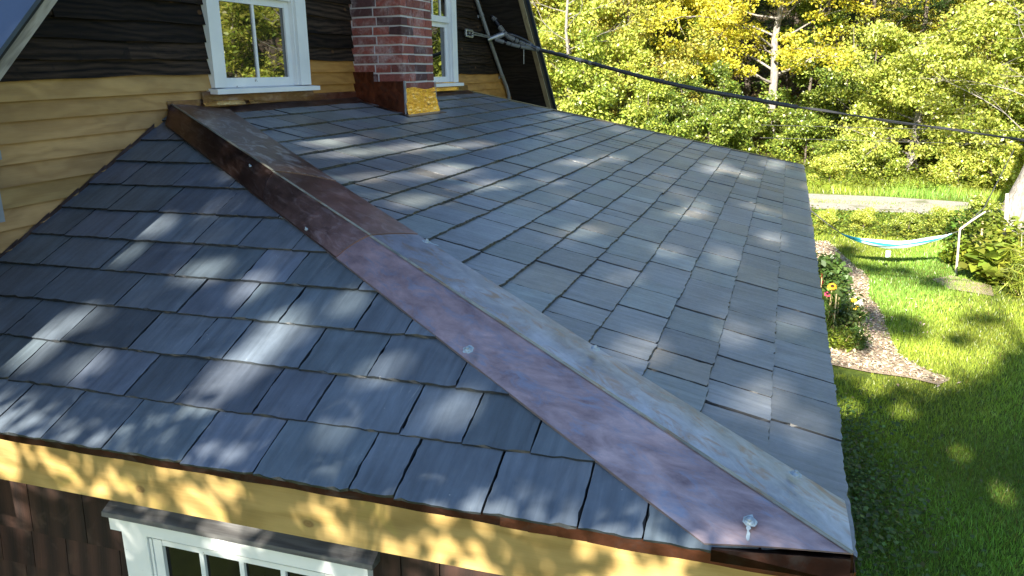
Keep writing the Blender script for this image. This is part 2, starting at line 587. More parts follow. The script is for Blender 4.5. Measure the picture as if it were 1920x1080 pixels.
def tone_slate(warm=0.12):
    if warm:                              # greener-grey long slope, toned paler to stand in for sky sheen
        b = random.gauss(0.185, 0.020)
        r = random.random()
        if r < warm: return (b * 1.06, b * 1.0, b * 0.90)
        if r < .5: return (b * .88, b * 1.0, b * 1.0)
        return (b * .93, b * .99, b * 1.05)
    b = random.gauss(0.120, 0.016)
    b = min(max(b, 0.075), 0.16)
    r = random.random()
    if r < warm: return (b * .97, b * 1.0, b * 1.0)
    if r < warm + 0.25: return (b * 0.76, b * .98, b * 1.17)
    if r < warm + 0.4: return (b * 0.80, b * 0.96, b * 1.24)
    return (b * 0.78, b * 0.97, b * 1.2)

def fL(u, s, h):
    return (s * math.cos(aL) - h * math.sin(aL), u, s * math.sin(aL) + h * math.cos(aL))
def fR(u, s, h):
    return (u, -D + s * math.cos(aR) - h * math.sin(aR), s * math.sin(aR) + h * math.cos(aR))

JL = {0: [-.78, -1.011, -1.255, -1.553, -1.804, -2.116, -2.252, -2.508, -2.763, -2.926, -3.2],
      1: [-.66, -.924, -1.173, -1.376, -1.674, -1.87, -2.18, -2.378, -2.581, -2.85],
      2: [-.15, -.447, -.725, -1.032, -1.282, -1.431, -1.731, -1.983, -2.287, -2.55],
      3: [-.12, -.404, -.809, -1.102, -1.345, -1.541, -1.841, -2.032, -2.3],
      4: [-.257, -.573, -.709, -.951, -1.259, -1.455, -1.761, -1.95],
      5: [-.215, -.465, -.905, -1.121, -1.376, -1.62], 6: [-.294, -.573, -.885, -1.2],
      7: [-.213, -.509, -.824, -1.05], 8: [-.298, -.61], 9: [-.19, -.45], 10: [-.2]}
mb = MB()
hipk = math.sin(aL) / SR                  # left face: hip is at y = -D + s*hipk
for k in range(11):
    s0 = k * EL
    if s0 > XA / math.cos(aL): break
    js = sorted(JL.get(k, []) + [])
    lo = -D + s0 * hipk - 0.1
    w = [lo] + [j for j in js if j > lo + 0.06]
    top_y = 0.0
    while w[-1] < top_y - 0.42:
        w.append(w[-1] + random.uniform(0.2, 0.33))
    if top_y - w[-1] > 0.05: w.append(top_y)
    for a, b in zip(w, w[1:]):
        slate(mb, fL, a, b, s0 - (0.012 if k == 0 else 0), EL, [(1, -hipk, D - 0.05), (-1, 0, -0.004)], tone_slate(0.0), 0.004 if k == 0 else 0)
o = mb.build('slate_slope', 'slate', house)
o['label'] = 'hip end of the slate roof facing the front fascia'

JR = {0: [2.306, 1.978, 1.743, 1.485, 1.155, .948, .678], 1: [2.2, 1.674, 1.399, 1.082, .834, .64, .383], 2: [1.974, 1.487, 1.184, .939, .737, .49]}
SM = D / math.cos(aR)
mb = MB()
hr = math.sin(aR) / SL
for k in range(18):
    s0 = k * ER
    if s0 > SM - 0.02: break
    lo = s0 * hr - 0.12
    hi = WE - (WE - WW) * s0 / SM + 0.02
    w = [lo] + sorted(j for j in JR.get(k, []) if j > lo + 0.08)
    while w[-1] < hi - 0.45:
        w.append(w[-1] + random.choice((0.15, 0.19, 0.23, 0.27, 0.30, 0.33, 0.36)) + random.uniform(-0.015, 0.015))
    w.append(hi)
    for a, b in zip(w, w[1:]):
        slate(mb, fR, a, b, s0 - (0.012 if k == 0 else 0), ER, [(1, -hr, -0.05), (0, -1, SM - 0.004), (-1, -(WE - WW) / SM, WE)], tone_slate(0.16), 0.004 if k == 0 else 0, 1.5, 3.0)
o = mb.build('slate_slope', 'slate', house)
o['label'] = 'long slate roof slope below the chimney'

mb = MB()                                  # boarding under the slates
mb.poly([(0.02, -D + .02, -.004), (XA, 0, H - .004), (0.02, 0, -.004)])
mb.poly([(0.02, -D + .02, -.004), (WE - .02, -D + .02, -.004), (WW - .02, 0, H - .004), (XA, 0, H - .004)])
mb.build('roof_deck', 'dark_void', house)

# ---- copper hip cap ------------------------------------------------
A, B = Vector((0.004, -D, 0.058)), Vector((XA, -0.002, H + 0.055))
def hipL(t):   # lower left edge of the cap
    q = Vector((-0.006, -3.072, 0.027)).lerp(Vector((1.738, -0.089, 0.878)), t)
    return q
def hipR(t):
    q0, q1 = Vector((0.302, -3.402, 0.028)), Vector((2.272, -0.089, 0.929))
    q = q0.lerp(q1, t)
    q.x -= 0.045 * math.sin(math.pi * min(1, t)) ; q.z -= 0.0
    return q
cap = empty('hip_cap', (0, -D, 0))
cap.parent = house
cap.location = Vector((0, -D, 0)) - house.location
def cap_sheet(t0, t1, lift, mats, tone, skew=0.0, tone2=None):
    n = max(3, int((t1 - t0) * 26))
    for side, mat in ((0, mats[0]), (1, mats[1])):
        mb = MB()
        grid = []
        for i in range(n + 1):
            t = t0 + (t1 - t0) * i / n
            row = []
            m = 7
            for j in range(m + 1):
                w = j / m
                sk = skew * (1 - i / n) * w
                tt = min(1.0, max(0.0, t - sk))
                if t0 == 0: tt = t
                e = (hipL if side == 0 else hipR)(tt)
                q = A.lerp(B, t).lerp(e, w)
                q.z += lift + 0.0016 * math.sin(9 * t + 3 * w + side) * w + 0.006 * math.sin(math.pi * w) * (0.4 + 0.6 * math.sin(5 * t + side))
                row.append(q)
            grid.append(row)
        for i in range(n):
            for j in range(m):
                q = [grid[i][j], grid[i + 1][j], grid[i + 1][j + 1], grid[i][j + 1]]
                uv = [((t0 + (t1 - t0) * a / n) * 3.9, b / m * 0.3 + side * 3) for a, b in ((i, j), (i + 1, j), (i + 1, j + 1), (i, j + 1))]
                tk = (i + .5) / n
                tg = [tone[c] + (tone2[c] - tone[c]) * tk for c in range(3)] if tone2 else tone
                mb.poly(q, tuple(tg), uv)
        dz = Vector((0, 0, -0.004))        # turned-down edges
        for i in range(n):
            a, b = grid[i][-1], grid[i + 1][-1]
            mb.poly([a, b, b + dz * 2, a + dz * 2], tuple(x * .6 for x in tone), [(0, 0)] * 4)
        for j in range(m):
            a, b = grid[0][j], grid[0][j + 1]
            mb.poly([a, b, b + dz, a + dz], tuple(x * .6 for x in tone), [(0, 0)] * 4)
        ob = mb.build('copper_sheet', mat, cap, smooth=False)
cap_sheet(0.0, 0.515, 0.0, ('copper_bright', 'copper_stained'), (1, 1, 1), 0.0, (.62, .54, .54))
cap_sheet(0.502, 0.715, 0.0035, ('copper_brown', 'copper_brown'), (2.1, 1.95, 2.0), 0.008, (1.1, 1.1, 1.1))
cap_sheet(0.7, 1.0, 0.007, ('copper_brown', 'copper_flux'), (0.9, 0.85, 0.85), 0.03)
mb = MB()                                  # standing crease along the fold
N = 40
for i in range(N):
    t, t2 = i / N, (i + 1) / N
    lf = lambda q: 0.001 + (0.0035 if q > 0.51 else 0) + (0.0035 if q > 0.71 else 0)
    a, b = A.lerp(B, t), A.lerp(B, t2)
    a.z += lf((t + t2) / 2); b.z += lf((t + t2) / 2)
    nl = Vector((-0.006, 0.004, 0)); nr = Vector((0.006, -0.004, 0.0))
    h = Vector((0, 0, 0.004))
    uv = [(t * 3.9, 7), (t2 * 3.9, 7), (t2 * 3.9, 7.02), (t * 3.9, 7.02)]
    mb.poly([a + nl, b + nl, b + h, a + h], (0.8, 0.72, 0.5), uv)
    mb.poly([a + nr, b + nr, b + h, a + h], (0.8, 0.72, 0.5), uv)
mb.build('fold_ridge', 'copper_stained', cap)
def washer(p, nrm, big=True, drip=False):
    nrm = Vector(nrm).normalized()
    a = nrm.cross(Vector((0, 1, 0.2))).normalized(); b = nrm.cross(a)
    mb = MB()
    r = 0.013 if big else 0.007
    ring = []
    prof = ((1.0, 0.0), (0.95, 0.004), (0.6, 0.007), (0.45, 0.0075), (0.40, 0.012), (0.0, 0.014))
    n = 14
    rows = [[Vector(p) + (a * math.cos(2 * math.pi * k / n) + b * math.sin(2 * math.pi * k / n)) * r * q + nrm * h for k in range(n)] for q, h in prof]
    for r0, r1 in zip(rows, rows[1:]):
        for k in range(n):
            mb.poly([r0[k], r0[(k + 1) % n], r1[(k + 1) % n], r1[k]])
    ob = mb.build('screw_washer', 'washer_lead', cap)
    if big or drip:                        # dried flux and solder under the screw head
        mb = MB()
        mb.poly([Vector(p) + (a * math.cos(w) + b * math.sin(w)) * r * random.uniform(1.05, 1.6) + nrm * 0.0016 for w in np.linspace(0, 5.9, 15)])
        mb.build('solder_spill', 'solder_white', cap)
    if drip:
        dn = (Vector((0, 0, -1)) - nrm * nrm.dot(Vector((0, 0, -1)))).normalized()
        sd = dn.cross(nrm)
        lf = [(0.012, .003), (0.020, .0055), (0.027, .002), (0.034, .005), (0.043, .0055), (0.05, .003), (0.055, .001)]
        pts = [Vector(p) + dn * q + sd * (w + random.gauss(0, .001)) + nrm * .002 for q, w in lf] + [Vector(p) + dn * q - sd * (w + random.gauss(0, .001)) + nrm * .002 for q, w in lf[::-1]]
        mb = MB(); mb.poly(pts)
        mb.build('solder_drip', 'solder_white', cap)
nL, nR = (-math.sin(aL), 0, math.cos(aL)), (0, -math.sin(aR), math.cos(aR))
for p, big, dr in (((0.454, -2.292, 0.283), True, False), ((0.042, -3.171, 0.076), True, True), ((0.962, -1.407, 0.528), False, False), ((1.359, -.876, 0.722), False, False)):
    washer(p, nL, big, dr)
for p, big, dr in (((0.629, -2.657, 0.262), True, False), ((0.283, -3.274, 0.092), True, False), ((1.082, -1.873, 0.478), True, True)):
    washer(p, nR, big, dr)

# ---- eaves: fascia, drip edges, soffit --------------------------------
mb = MB()
for y0, y1 in ((-3.285, 0.0),):
    mb.box(0.02, 0.045, y0, y1, -0.187, -0.012, (1, 1, 1), 'y')
mb.build('fascia_board', 'fascia_pine', house)
mb = MB()
mb.box(0.05, WE - 0.1, -D + 0.03, -D + 0.055, -0.19, -0.012, (1, 1, 1), 'x')
o = mb.build('fascia_board', 'dark_board', house)
o['label'] = 'dark fascia under the long eave'
mb = MB()
mb.box(0.045, 0.2, -3.285, 0, -0.186, -0.17, (1, 1, 1), 'y')
mb.box(0.05, WE - .1, -D + .055, -3.2, -0.189, -0.173, (1, 1, 1), 'x')
mb.box(0.03, 0.12, -3.37, -3.29, -0.187, -0.03, (1, 1, 1), 'y')
mb.build('soffit', 'dark_board', house)
mb = MB()
for i in range(44):                        # copper drip edge, bent a little unevenly
    y0 = -D - 0.005 + i * (D / 44); y1 = y0 + D / 44
    k = 0.003 + 0.009 * min(1, max(0, (-2.4 - y0) / .5))
    tn = (.14, .16, .18) if y0 > -2.6 else (.42, .46, .48)  # long run toned dark as a shadow line under the slates
    q = 0.003 * math.sin(i * 1.7)
    q2 = 0.003 * math.sin((i + 1) * 1.7)
    mb.poly([(-0.004 + q, y0, 0.012), (-0.004 + q2, y1, 0.012), (-0.010 + q2, y1, -0.012 - k), (-0.010 + q, y0, -0.012 - k)], tn, [(y0, 0), (y1, 0), (y1, .05), (y0, .05)])
    mb.poly([(-0.010 + q, y0, -0.012 - k), (-0.010 + q2, y1, -0.012 - k), (0.019, y1, -0.014 - k), (0.019, y0, -0.014 - k)], tn, [(y0, 0.1), (y1, 0.1), (y1, .15), (y0, .15)])
mb.box(0.02, WE, -D - 0.012, -D - 0.008, -0.03, 0.0, (1, 1, 1))
mb.build('drip_edge', 'copper_aged', house)
mb = MB()                                  # closed end under the cap at the corner
mb.hexa([(-0.028, -3.395, 0.0), (0.012, -3.395, 0.0), (-0.028, -3.09, -0.004), (0.012, -3.09, -0.004), (-0.01, -3.395, 0.050), (0.014, -3.395, 0.050), (-0.026, -3.09, 0.026), (0.014, -3.09, 0.018)], (0.09, 0.10, 0.11), 'y')
mb.hexa([(0.006, -3.402, 0.0), (0.30, -3.402, 0.0), (0.006, -3.385, 0.0), (0.30, -3.385, 0.0), (0.01, -3.402, 0.05), (0.30, -3.402, 0.024), (0.01, -3.385, 0.05), (0.30, -3.385, 0.024)], (0.25, 0.25, 0.25), 'x')
mb.build('cap_end', 'copper_aged', cap)
mb = MB()                                  # far rake: thin mossy board
for s in range(12):
    a, b = s / 12, (s + 1) / 12
    pa = Vector((WE, -D, 0)).lerp(Vector((WW, 0, H)), a); pb = Vector((WE, -D, 0)).lerp(Vector((WW, 0, H)), b)
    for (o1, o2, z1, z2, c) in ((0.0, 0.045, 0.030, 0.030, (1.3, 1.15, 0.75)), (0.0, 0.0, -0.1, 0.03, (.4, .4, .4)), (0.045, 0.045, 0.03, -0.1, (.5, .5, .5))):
        mb.poly([pa + Vector((o1, 0, z1)), pb + Vector((o1, 0, z1)), pb + Vector((o2, 0, z2)), pa + Vector((o2, 0, z2))], c, [(a * 4, o1), (b * 4, o1), (b * 4, o2 + .1), (a * 4, o2 + .1)])
mb.build('rake_board', 'tan_strip', house)

# ---- gable wall --------------------------------------------------------
def xr(z): return 6.70 + 0.92 * (1.87 - z)
def xl(z): return 0.50 + 1.03 * (z - 1.12)
ZR = 4.64
mb = MB()
prof = [(-0.62, ZG), (xr(-1.0), ZG), (xr(-1.0), -1.0), (4.13, ZR), (-0.62, 0.03)]
mb.poly([(x, 0.03, z) for x, z in prof])
mb.box(-0.62, -0.5, 0.03, 8, ZG, 0.0); mb.box(xr(-1) - .12, xr(-1), 0.03, 8, ZG, -1.0)
mb.poly([(x, 8, z) for x, z in prof])
mb.build('wall', 'dark_void', house)
WIN1 = (2.20, 3.26, 0.99, 2.25)            # openings covered by casings
WIN2 = (4.90, 5.93, 0.985, 2.25)
CHX = (3.90, 4.45)
def boards(rows, x0f, x1f, mat, name, wavy, tilt=0.0, label=None, tonef=None, joints=()):
    mb = MB()
    for (z0, z1) in rows:
        ztop = z1 + 0.02
        xs0, xs1 = x0f((z0 + z1) / 2), x1f((z0 + z1) / 2)
        if xs1 - xs0 < 0.05: continue
        segs = [xs0] + [j for j, zz in joints if abs(zz - z0) < 0.03 and xs0 < j < xs1] + [xs1]
        for a, b in zip(segs, segs[1:]):
            tone = tonef() if tonef else (1, 1, 1)
            uo = (random.random() * 40, random.random() * 40)
            n = max(2, int((b - a) / 0.07))
            ph = random.random() * 10
            low = []
            for i in range(n + 1):
                x = a + (b - a) * i / n
                w = wavy * (math.sin(x * 4.1 + ph) + 0.6 * math.sin(x * 11 + ph * 2)) * 0.6
                th = 0.025 + (wavy * 0.6 * math.sin(x * 6 + ph) if wavy else 0)
                low.append((x, w - tilt * (2.25 - x), th))
            for (xa, wa, ta), (xb, wb, tb) in zip(low, low[1:]):
                za, zb = z0 + wa, z0 + wb
                ka, kb = -tilt * (2.25 - xa), -tilt * (2.25 - xb)
                uv = [(xa + uo[0], za + uo[1]), (xb + uo[0], zb + uo[1]), (xb + uo[0], ztop + uo[1]), (xa + uo[0], ztop + uo[1])]
                g = lambda x: x
                mb.poly([(xa, -ta, za), (xb, -tb, zb), (xb, -0.004, ztop + kb), (xa, -0.004, ztop + ka)], tone, uv)
                mb.poly([(xa, 0.01, za), (xb, 0.01, zb), (xb, -tb, zb), (xa, -ta, za)], tuple(x * .7 for x in tone), uv)
            for (x, w, th) in (low[0], low[-1]):
                k = -tilt * (2.25 - x)
                mb.poly([(x, 0.01, z0 + w), (x, -th, z0 + w), (x, -0.004, ztop + k), (x, 0.01, ztop + k)], tone, [(uo[0], uo[1]), (uo[0] + .02, uo[1]), (uo[0] + .02, uo[1] + .1), (uo[0], uo[1] + .1)])
    o = mb.build(name, mat, house)
    if label: o['label'] = label
def tw(): 
    b = random.uniform(0.45, 1.5)
    return (b * 1.05, b, b * .95)
def ty():
    b = random.uniform(0.88, 1.08)
    return (b, b * random.uniform(0.97, 1.02), b * random.uniform(0.92, 1.04))
zs = [1.135, 1.222, 1.311, 1.406, 1.519, 1.63]
while zs[-1] < 4.4: zs.append(zs[-1] + random.uniform(0.10, 0.12))
rowsD = list(zip(zs, zs[1:]))
cut = lambda z, a: a
lowD = [r for r in rowsD if r[0] < 2.2]
hiD = [r for r in rowsD if r[0] >= 2.2]
boards(lowD, lambda z: xl(z) + .02, lambda z: 2.235, 'weathered_board', 'weathered_siding', 0.007, 0.012, 'dark waney-edged boards left of the first window', tw, ((1.63, 1.222), (1.2, 1.406)))
boards(lowD[1:], lambda z: 3.22, lambda z: CHX[0] + .02, 'weathered_board', 'weathered_siding', 0.006, 0.0, 'dark boards between window and chimney', tw)
zs2 = [1.108, 1.215, 1.30, 1.43, 1.54, 1.66, 1.77, 1.88, 1.99, 2.1, 2.2]
boards(list(zip(zs2, zs2[1:])), lambda z: 5.90, xr, 'weathered_board', 'weathered_siding', 0.006, 0.0, 'dark boards beside the grey conduit', tw)
boards(hiD, lambda z: xl(z), xr, 'weathered_board', 'weathered_siding', 0.006, 0.0, 'dark boards in the gable peak', tw)
boards(lowD, lambda z: CHX[1] - .02, lambda z: 4.94, 'weathered_board', 'weathered_siding', 0.006, 0.0, 'dark boards behind the chimney', tw)
ys = [0.24, 0.33, 0.42, 0.51, 0.60, 0.69, 0.784, 0.872, 0.962, 1.046, 1.138]
boards(list(zip(ys[:-1], ys[1:])), lambda z: -0.3, lambda z: 2.22 if z > 0.93 else 2.24, 'new_clapboard', 'yellow_clapboard', 0.0006, 0.012, 'new clapboards beside the hip end', ty)
boards([(0.961, 1.056), (1.056, 1.142), (1.142, 1.225)], lambda z: 3.245 if z > 1.04 else 3.30, lambda z: CHX[0] + .02, 'new_clapboard', 'yellow_clapboard', 0.0004, 0.0, 'new clapboards between window and chimney', lambda: (0.92, 0.74, 0.45))
boards([(0.80, 0.878), (0.878, 0.945), (0.945, 1.018), (1.018, 1.108)], lambda z: 5.93 if z > .99 else 6.0, xr, 'new_clapboard', 'yellow_clapboard', 0.0004, 0.0, 'new clapboards by the far corner', lambda: (0.98, 0.82, 0.55))
for a, b in ((XA - .05, CHX[0]), (CHX[1], WW + 0.02)):      # copper flashing along the foot of the wall
    mb = MB()
    n = 12
    for i in range(n):
        x0, x1 = a + (b - a) * i / n, a + (b - a) * (i + 1) / n
        w = lambda x: 0.004 * math.sin(x * 5)
        mb.poly([(x0, -0.10, H - .10 * SR + .022), (x1, -0.10, H - .10 * SR + .022), (x1, -0.026, H + .03 + w(x1)), (x0, -0.026, H + .03 + w(x0))], (1, 1, 1), [(x0, 0), (x1, 0), (x1, .1), (x0, .1)])
        mb.poly([(x0, -0.026, H + .03 + w(x0)), (x1, -0.026, H + .03 + w(x1)), (x1, -0.024, H + .075), (x0, -0.024, H + .075)], (1, 1, 1), [(x0, .2), (x1, .2), (x1, .3), (x0, .3)])
        mb.poly([(x0, -0.10, H - .10 * SR + .022), (x1, -0.10, H - .10 * SR + .022), (x1, -0.10, H - .10 * SR + .012), (x0, -0.10, H - .10 * SR + .012)], (.4, .4, .4), [(x0, 0), (x1, 0), (x1, .01), (x0, .01)])
    mb.build('wall_flashing', 'copper_brown', house)
for a, b, hi in ((2.12, 3.26, 0.5), (4.95, 5.9, 1.0)):      # copper apron below each window; its bright strip stands in for a reflection
    n = 22
    mb = MB(); mp = MB(); mp2 = MB()
    for i in range(n):
        x0, x1 = a + (b - a) * i / n, a + (b - a) * (i + 1) / n
        zt = lambda x: H + (.052 + .010 * math.sin((x - a) * 6.5) if hi < 1 else .115)
        f = lambda x: -0.030 - 0.010 * math.sin(x * 7.3) ** 2
        mb.poly([(x0, f(x0) - .004, zt(x0)), (x1, f(x1) - .004, zt(x1)), (x1, -0.034, 1.04), (x0, -0.034, 1.04)], (1, 1, 1), [(x0, 0), (x1, 0), (x1, .1), (x0, .1)])
        if (i + .5) / n < (hi if hi == 1 else .42) and not (hi < 1 and i == 7):
            (mp2 if hi < 1 and i > 7 else mp).poly([(x0, f(x0) - .020, H + .036), (x1, f(x1) - .020, H + .036), (x1, f(x1) - .004, zt(x1)), (x0, f(x0) - .004, zt(x0))], (1, 1, 1), [(x0, 0), (x1, 0), (x1, .1), (x0, .1)])
    ob = mb.build('window_apron', 'copper_brown', house, smooth=True)
    for q in ((mp, mp2) if mp2.f else (mp,)): q.build('glint_strip', 'copper_polished', ob, smooth=True)
mb = MB()                                  # step flashing where the hip end meets the wall
for i in range(11):
    s = 0.12 + i * EL
    p = fL(0, s, 0.012); q = fL(0, s + EL * 1.02, 0.02)
    if q[0] > XA: break
    mb.poly([(p[0], -0.024, p[2]), (q[0], -0.024, q[2]), (q[0], -0.026, q[2] + .022), (p[0], -0.026, p[2] + .022)], (1, 1, 1), [(s, 0), (s + .2, 0), (s + .2, .05), (s, .05)])
mb.build('step_flashing', 'copper_brown', house)

# ---- windows ------------------------------------------------------------
def window(x0, x1, zsill, zmeet, ztop, upper_muntins, lower_muntins, cas=(0.11, 0.12), sill_ext=(0.03, 0.05), label=None):
    w = empty('window', ((x0 + x1) / 2, 0, zsill))
    w.parent = house
    w.location = Vector(((x0 + x1) / 2, 0, zsill)) - house.location
    if label: w['label'] = label
    m = MB()
    m.box(x0, x0 + cas[0], -0.048, 0.04, zsill + .031, ztop, (1, 1, 1), 'z')
    m.box(x1 - cas[1], x1, -0.048, 0.04, zsill + .031, ztop, (1, 1, 1), 'z')
    m.box(x0 - .01, x1 + .01, -0.052, 0.04, ztop + .002, ztop + .13)
    m.box(x0 + cas[0], x0 + cas[0] + .012, -0.02, 0.04, zsill + .031, ztop)
    m.box(x1 - cas[1] - .012, x1 - cas[1], -0.026, 0.04, zsill + .031, ztop)
    m.build('casing', 'white_paint', w)
    m = MB()
    m.hexa([(x0 - sill_ext[0], -0.085, zsill - .006), (x1 + sill_ext[1], -0.085, zsill - .006), (x0 - sill_ext[0], 0.03, zsill), (x1 + sill_ext[1], 0.03, zsill),
            (x0 - sill_ext[0], -0.085, zsill + .022), (x1 + sill_ext[1], -0.085, zsill + .022), (x0 - sill_ext[0], 0.03, zsill + .03), (x1 + sill_ext[1], 0.03, zsill + .03)])
    m.build('sill', 'white_paint', w)
    a, b = x0 + cas[0] + .012, x1 - cas[1] - .012
    st = 0.048
    for nm, z0, z1, yy, mun in (('sash', zsill + .03, zmeet + .045, 0.004, lower_muntins), ('sash', zmeet + .046, ztop, -0.022, upper_muntins)):
        m = MB()
        m.box(a, a + st, yy, yy + .03, z0, z1, (1, 1, 1), 'z'); m.box(b - st, b, yy, yy + .03, z0, z1, (1, 1, 1), 'z')
        r0 = 0.055
        r1 = 0.042
        m.box(a + st, b - st, yy + .001, yy + .029, z0, z0 + r0)
        m.box(a + st, b - st, yy + .001, yy + .029, z1 - r1, z1)
        for q in mun:
            xm = a + st + (b - a - 2 * st) * q
            m.box(xm - .010, xm + .010, yy + .003, yy + .027, z0 + r0, z1 - r1, (1, 1, 1), 'z')
        s = m.build(nm, 'white_paint', w)
        m = MB()
        m.box(a + st - .004, b - st + .004, yy + .012, yy + .016, z0 + r0 - .004, z1 - r1 + .004)
        m.build('pane', 'window_glass', w)
    return w
window(2.222, 3.235, 1.028, 1.548, 2.12, (0.5,), (0.5,), label='nearer white window left of the chimney')
window(4.92, 5.92, 1.005, 1.545, 2.12, (0.25, 0.5, 0.78), (0.5,), label='farther white window right of the chimney')

# ---- chimney --------------------------------------------------------------
ch = empty('chimney', (4.17, -0.2, 0.8))
ch.parent = house
ch.location = Vector((4.17, -0.2, 0.8)) - house.location
cx0, cx1, cy0 = 3.895, 4.45, -0.433
m = MB()
m.box(cx0 + .006, cx1 - .006, cy0 + .006, 0.02, 0.6, 5.3)
m.build('mortar', 'mortar', ch)
m = MB()
CH = 0.0678
def brick(m, x0, x1, y0, y1, z0, z1):
    r = random.random()
    b = random.uniform(0.75, 1.2)
    c = (0.25 * b, 0.066 * b, 0.048 * b) if r < .6 else ((0.19 * b, 0.056 * b, 0.046 * b) if r < .88 else (0.085 * b, 0.035 * b, 0.036 * b))
    j = lambda: random.gauss(0, 0.0012)
    p = [(x + j(), y + j(), z + j()) for z in (z0, z1) for y in (y0, y1) for x in (x0, x1)]
    m.hexa(p, c)
k = 0
z = 0.66
g = 0.012
while z < 5.28:
    z1 = z + CH - g
    even = k % 2 == 0
    y = cy0 if even else cy0 + 0.105
    first = True
    while y < 0.0:
        L = (0.2 if not (first and not even) else 0.125) + random.uniform(-.006, .006)
        ye = min(y + L, 0.015)
        brick(m, cx0, cx0 + .1, y, ye, z, z1)
        y = ye + g
        first = False
    x = cx0 + .1 + g if even else cx0
    first = True
    while x < cx1 - .02:
        L = (0.2 if not even else (0.1 if first else 0.2)) + random.uniform(-.006, .006)
        xe = x + L
        if xe > cx1 - .05: xe = cx1
        brick(m, x, xe, cy0, cy0 + .1, z, z1)
        x = xe + g
        first = False
    y = cy0 + .1 + g
    while y < 0.0:
        ye = min(y + 0.2, 0.015)
        brick(m, cx1 - .1, cx1, y, ye, z, z1)
        y = ye + g
    z += CH
    k += 1
m.build('brickwork', 'brick', ch)
def crinkle_sheet(fn, n1, n2, mat, name, amp, parent, tone=(1, 1, 1), seed=1):
    rr = np.random.default_rng(seed)
    nz = rr.normal(0, 1, (n1 + 1, n2 + 1))
    for _ in range(2):
        nz = (nz + np.roll(nz, 1, 0) + np.roll(nz, 1, 1) + np.roll(nz, -1, 0)) / 2.6
    m = MB()
    g = [[fn(i / n1, j / n2, amp * nz[i, j]) for j in range(n2 + 1)] for i in range(n1 + 1)]
    for i in range(n1):
        for j in range(n2):
            m.poly([g[i][j], g[i + 1][j], g[i + 1][j + 1], g[i][j + 1]], tone, [(a / n1 * .6, b / n2 * .35) for a, b in ((i, j), (i + 1, j), (i + 1, j + 1), (i, j + 1))])
    return m.build(name, mat, parent, smooth=True)
def roofz(y): return SR * (y + D)
# side sheet in two steps, and the polished front sheet
crinkle_sheet(lambda a, b, h: (cx0 - .007 - abs(h), 0.02 - a * 0.205, (roofz(0.02 - a * .205) + .012) * (1 - b) + 1.14 * b), 6, 6, 'copper_aged', 'side_flashing', 0.0012, ch, seed=3)
crinkle_sheet(lambda a, b, h: (cx0 - .0075 - abs(h), -0.185 - a * (-cy0 - .185 + .008), (roofz(-0.185 - a * .256) + .012) * (1 - b) + 1.068 * b), 8, 6, 'copper_aged', 'side_flashing', 0.0012, ch, seed=4)
crinkle_sheet(lambda a, b, h: (cx0 - .008 + a * (cx1 - cx0 + .018) + (1 - b) ** 2 * 0.03 * a, cy0 - .009 - abs(h) - (1 - b) ** 2 * 0.02, (roofz(cy0) + .012) * (1 - b) + (1.012 + .01 * math.sin(a * 7)) * b), 26, 18, 'copper_polished', 'front_flashing', 0.0022, ch, seed=5)
m = MB()
for a, b, c, d in ((cx0 - .07, cx0 - .008, 0.0, cy0 - .02), (cx0 - .07, cx1 + .08, cy0 - .010, cy0 - .07)):
    m.poly([(a, c, roofz(c) + .024), (b, c, roofz(c) + .024), (b, d, roofz(d) + .024), (a, d, roofz(d) + .024)], (1, 1, 1), [(a, c), (b, c), (b, d), (a, d)])
    m.poly([(a, d, roofz(d) + .024), (b, d, roofz(d) + .024), (b, d, roofz(d) + .012), (a, d, roofz(d) + .012)], (.6, .6, .6), [(a, c), (b, c), (b, d), (a, d)])
m.build('apron_flashing', 'copper_brown', ch)
m = MB()
m.box(cx0 - .012, cx0 + .004, cy0 - .016, cy0 - .002, roofz(cy0) + .02, 1.07)
m.build('corner_seam', 'copper_stained', ch)
m = MB()
m.box(cx1 + .002, cx1 + .012, cy0 - .014, cy0 + .04, roofz(cy0) + .02, 1.055)
m.build('corner_seam', 'copper_stained', ch)

# ---- main roof over the gable -------------------------------------------
mr = empty('main_roof', (4.13, 0, ZR))
mr.parent = house
mr.location = Vector((4.13, 0, ZR)) - house.location
YO = -0.48
def slab(prof, y0, y1, mat, name, parent, along='y', c=(1, 1, 1)):
    m = MB()
    n = len(prof)
    uo = random.random() * 9
    m.poly([(x, y0, z) for x, z in prof], c, [(x + z + uo, x - z) for x, z in prof])
    m.poly([(x, y1, z) for x, z in prof][::-1], c, [(x + z + uo, x - z) for x, z in prof])
    d = 0
    for i in range(n):
        (xa, za), (xb, zb) = prof[i], prof[(i + 1) % n]
        L = math.hypot(xb - xa, zb - za)
        if along == 'y': uv = [(y0, d), (y0, d + L), (y1, d + L), (y1, d)]
        else: uv = [(d, y0), (d + L, y0), (d + L, y1), (d, y1)]
        m.poly([(xa, y0, za), (xb, y0, zb), (xb, y1, zb), (xa, y1, za)], c, uv)
        d += L
    return m.build(name, mat, parent)
zb = -0.95
ZL = 0.0
pr = 0.0
kR, kL = (0.92, 1.0), (1.03, 1.0)
nRx, nRz = 1 / math.hypot(1, .92), .92 / math.hypot(1, .92)
nLx, nLz = -1 / math.hypot(1, 1.03), 1.03 / math.hypot(1, 1.03)
def offR(z, d): return (xr(z) + nRx * d, z + nRz * d)
def offL(z, d): return (xl(z) + nLx * d, z + nLz * d)
apex = lambda d: (4.13, ZR + d * 1.38)
slab([offR(zb, 0), apex(0), apex(.09), offR(zb, .09)], YO + .05, 8.4, 'dark_board', 'roof_boarding', mr)
slab([offL(ZL, 0), apex(0), apex(.07), offL(ZL, .07)], YO + .05, 8.4, 'dark_board', 'roof_boarding', mr)
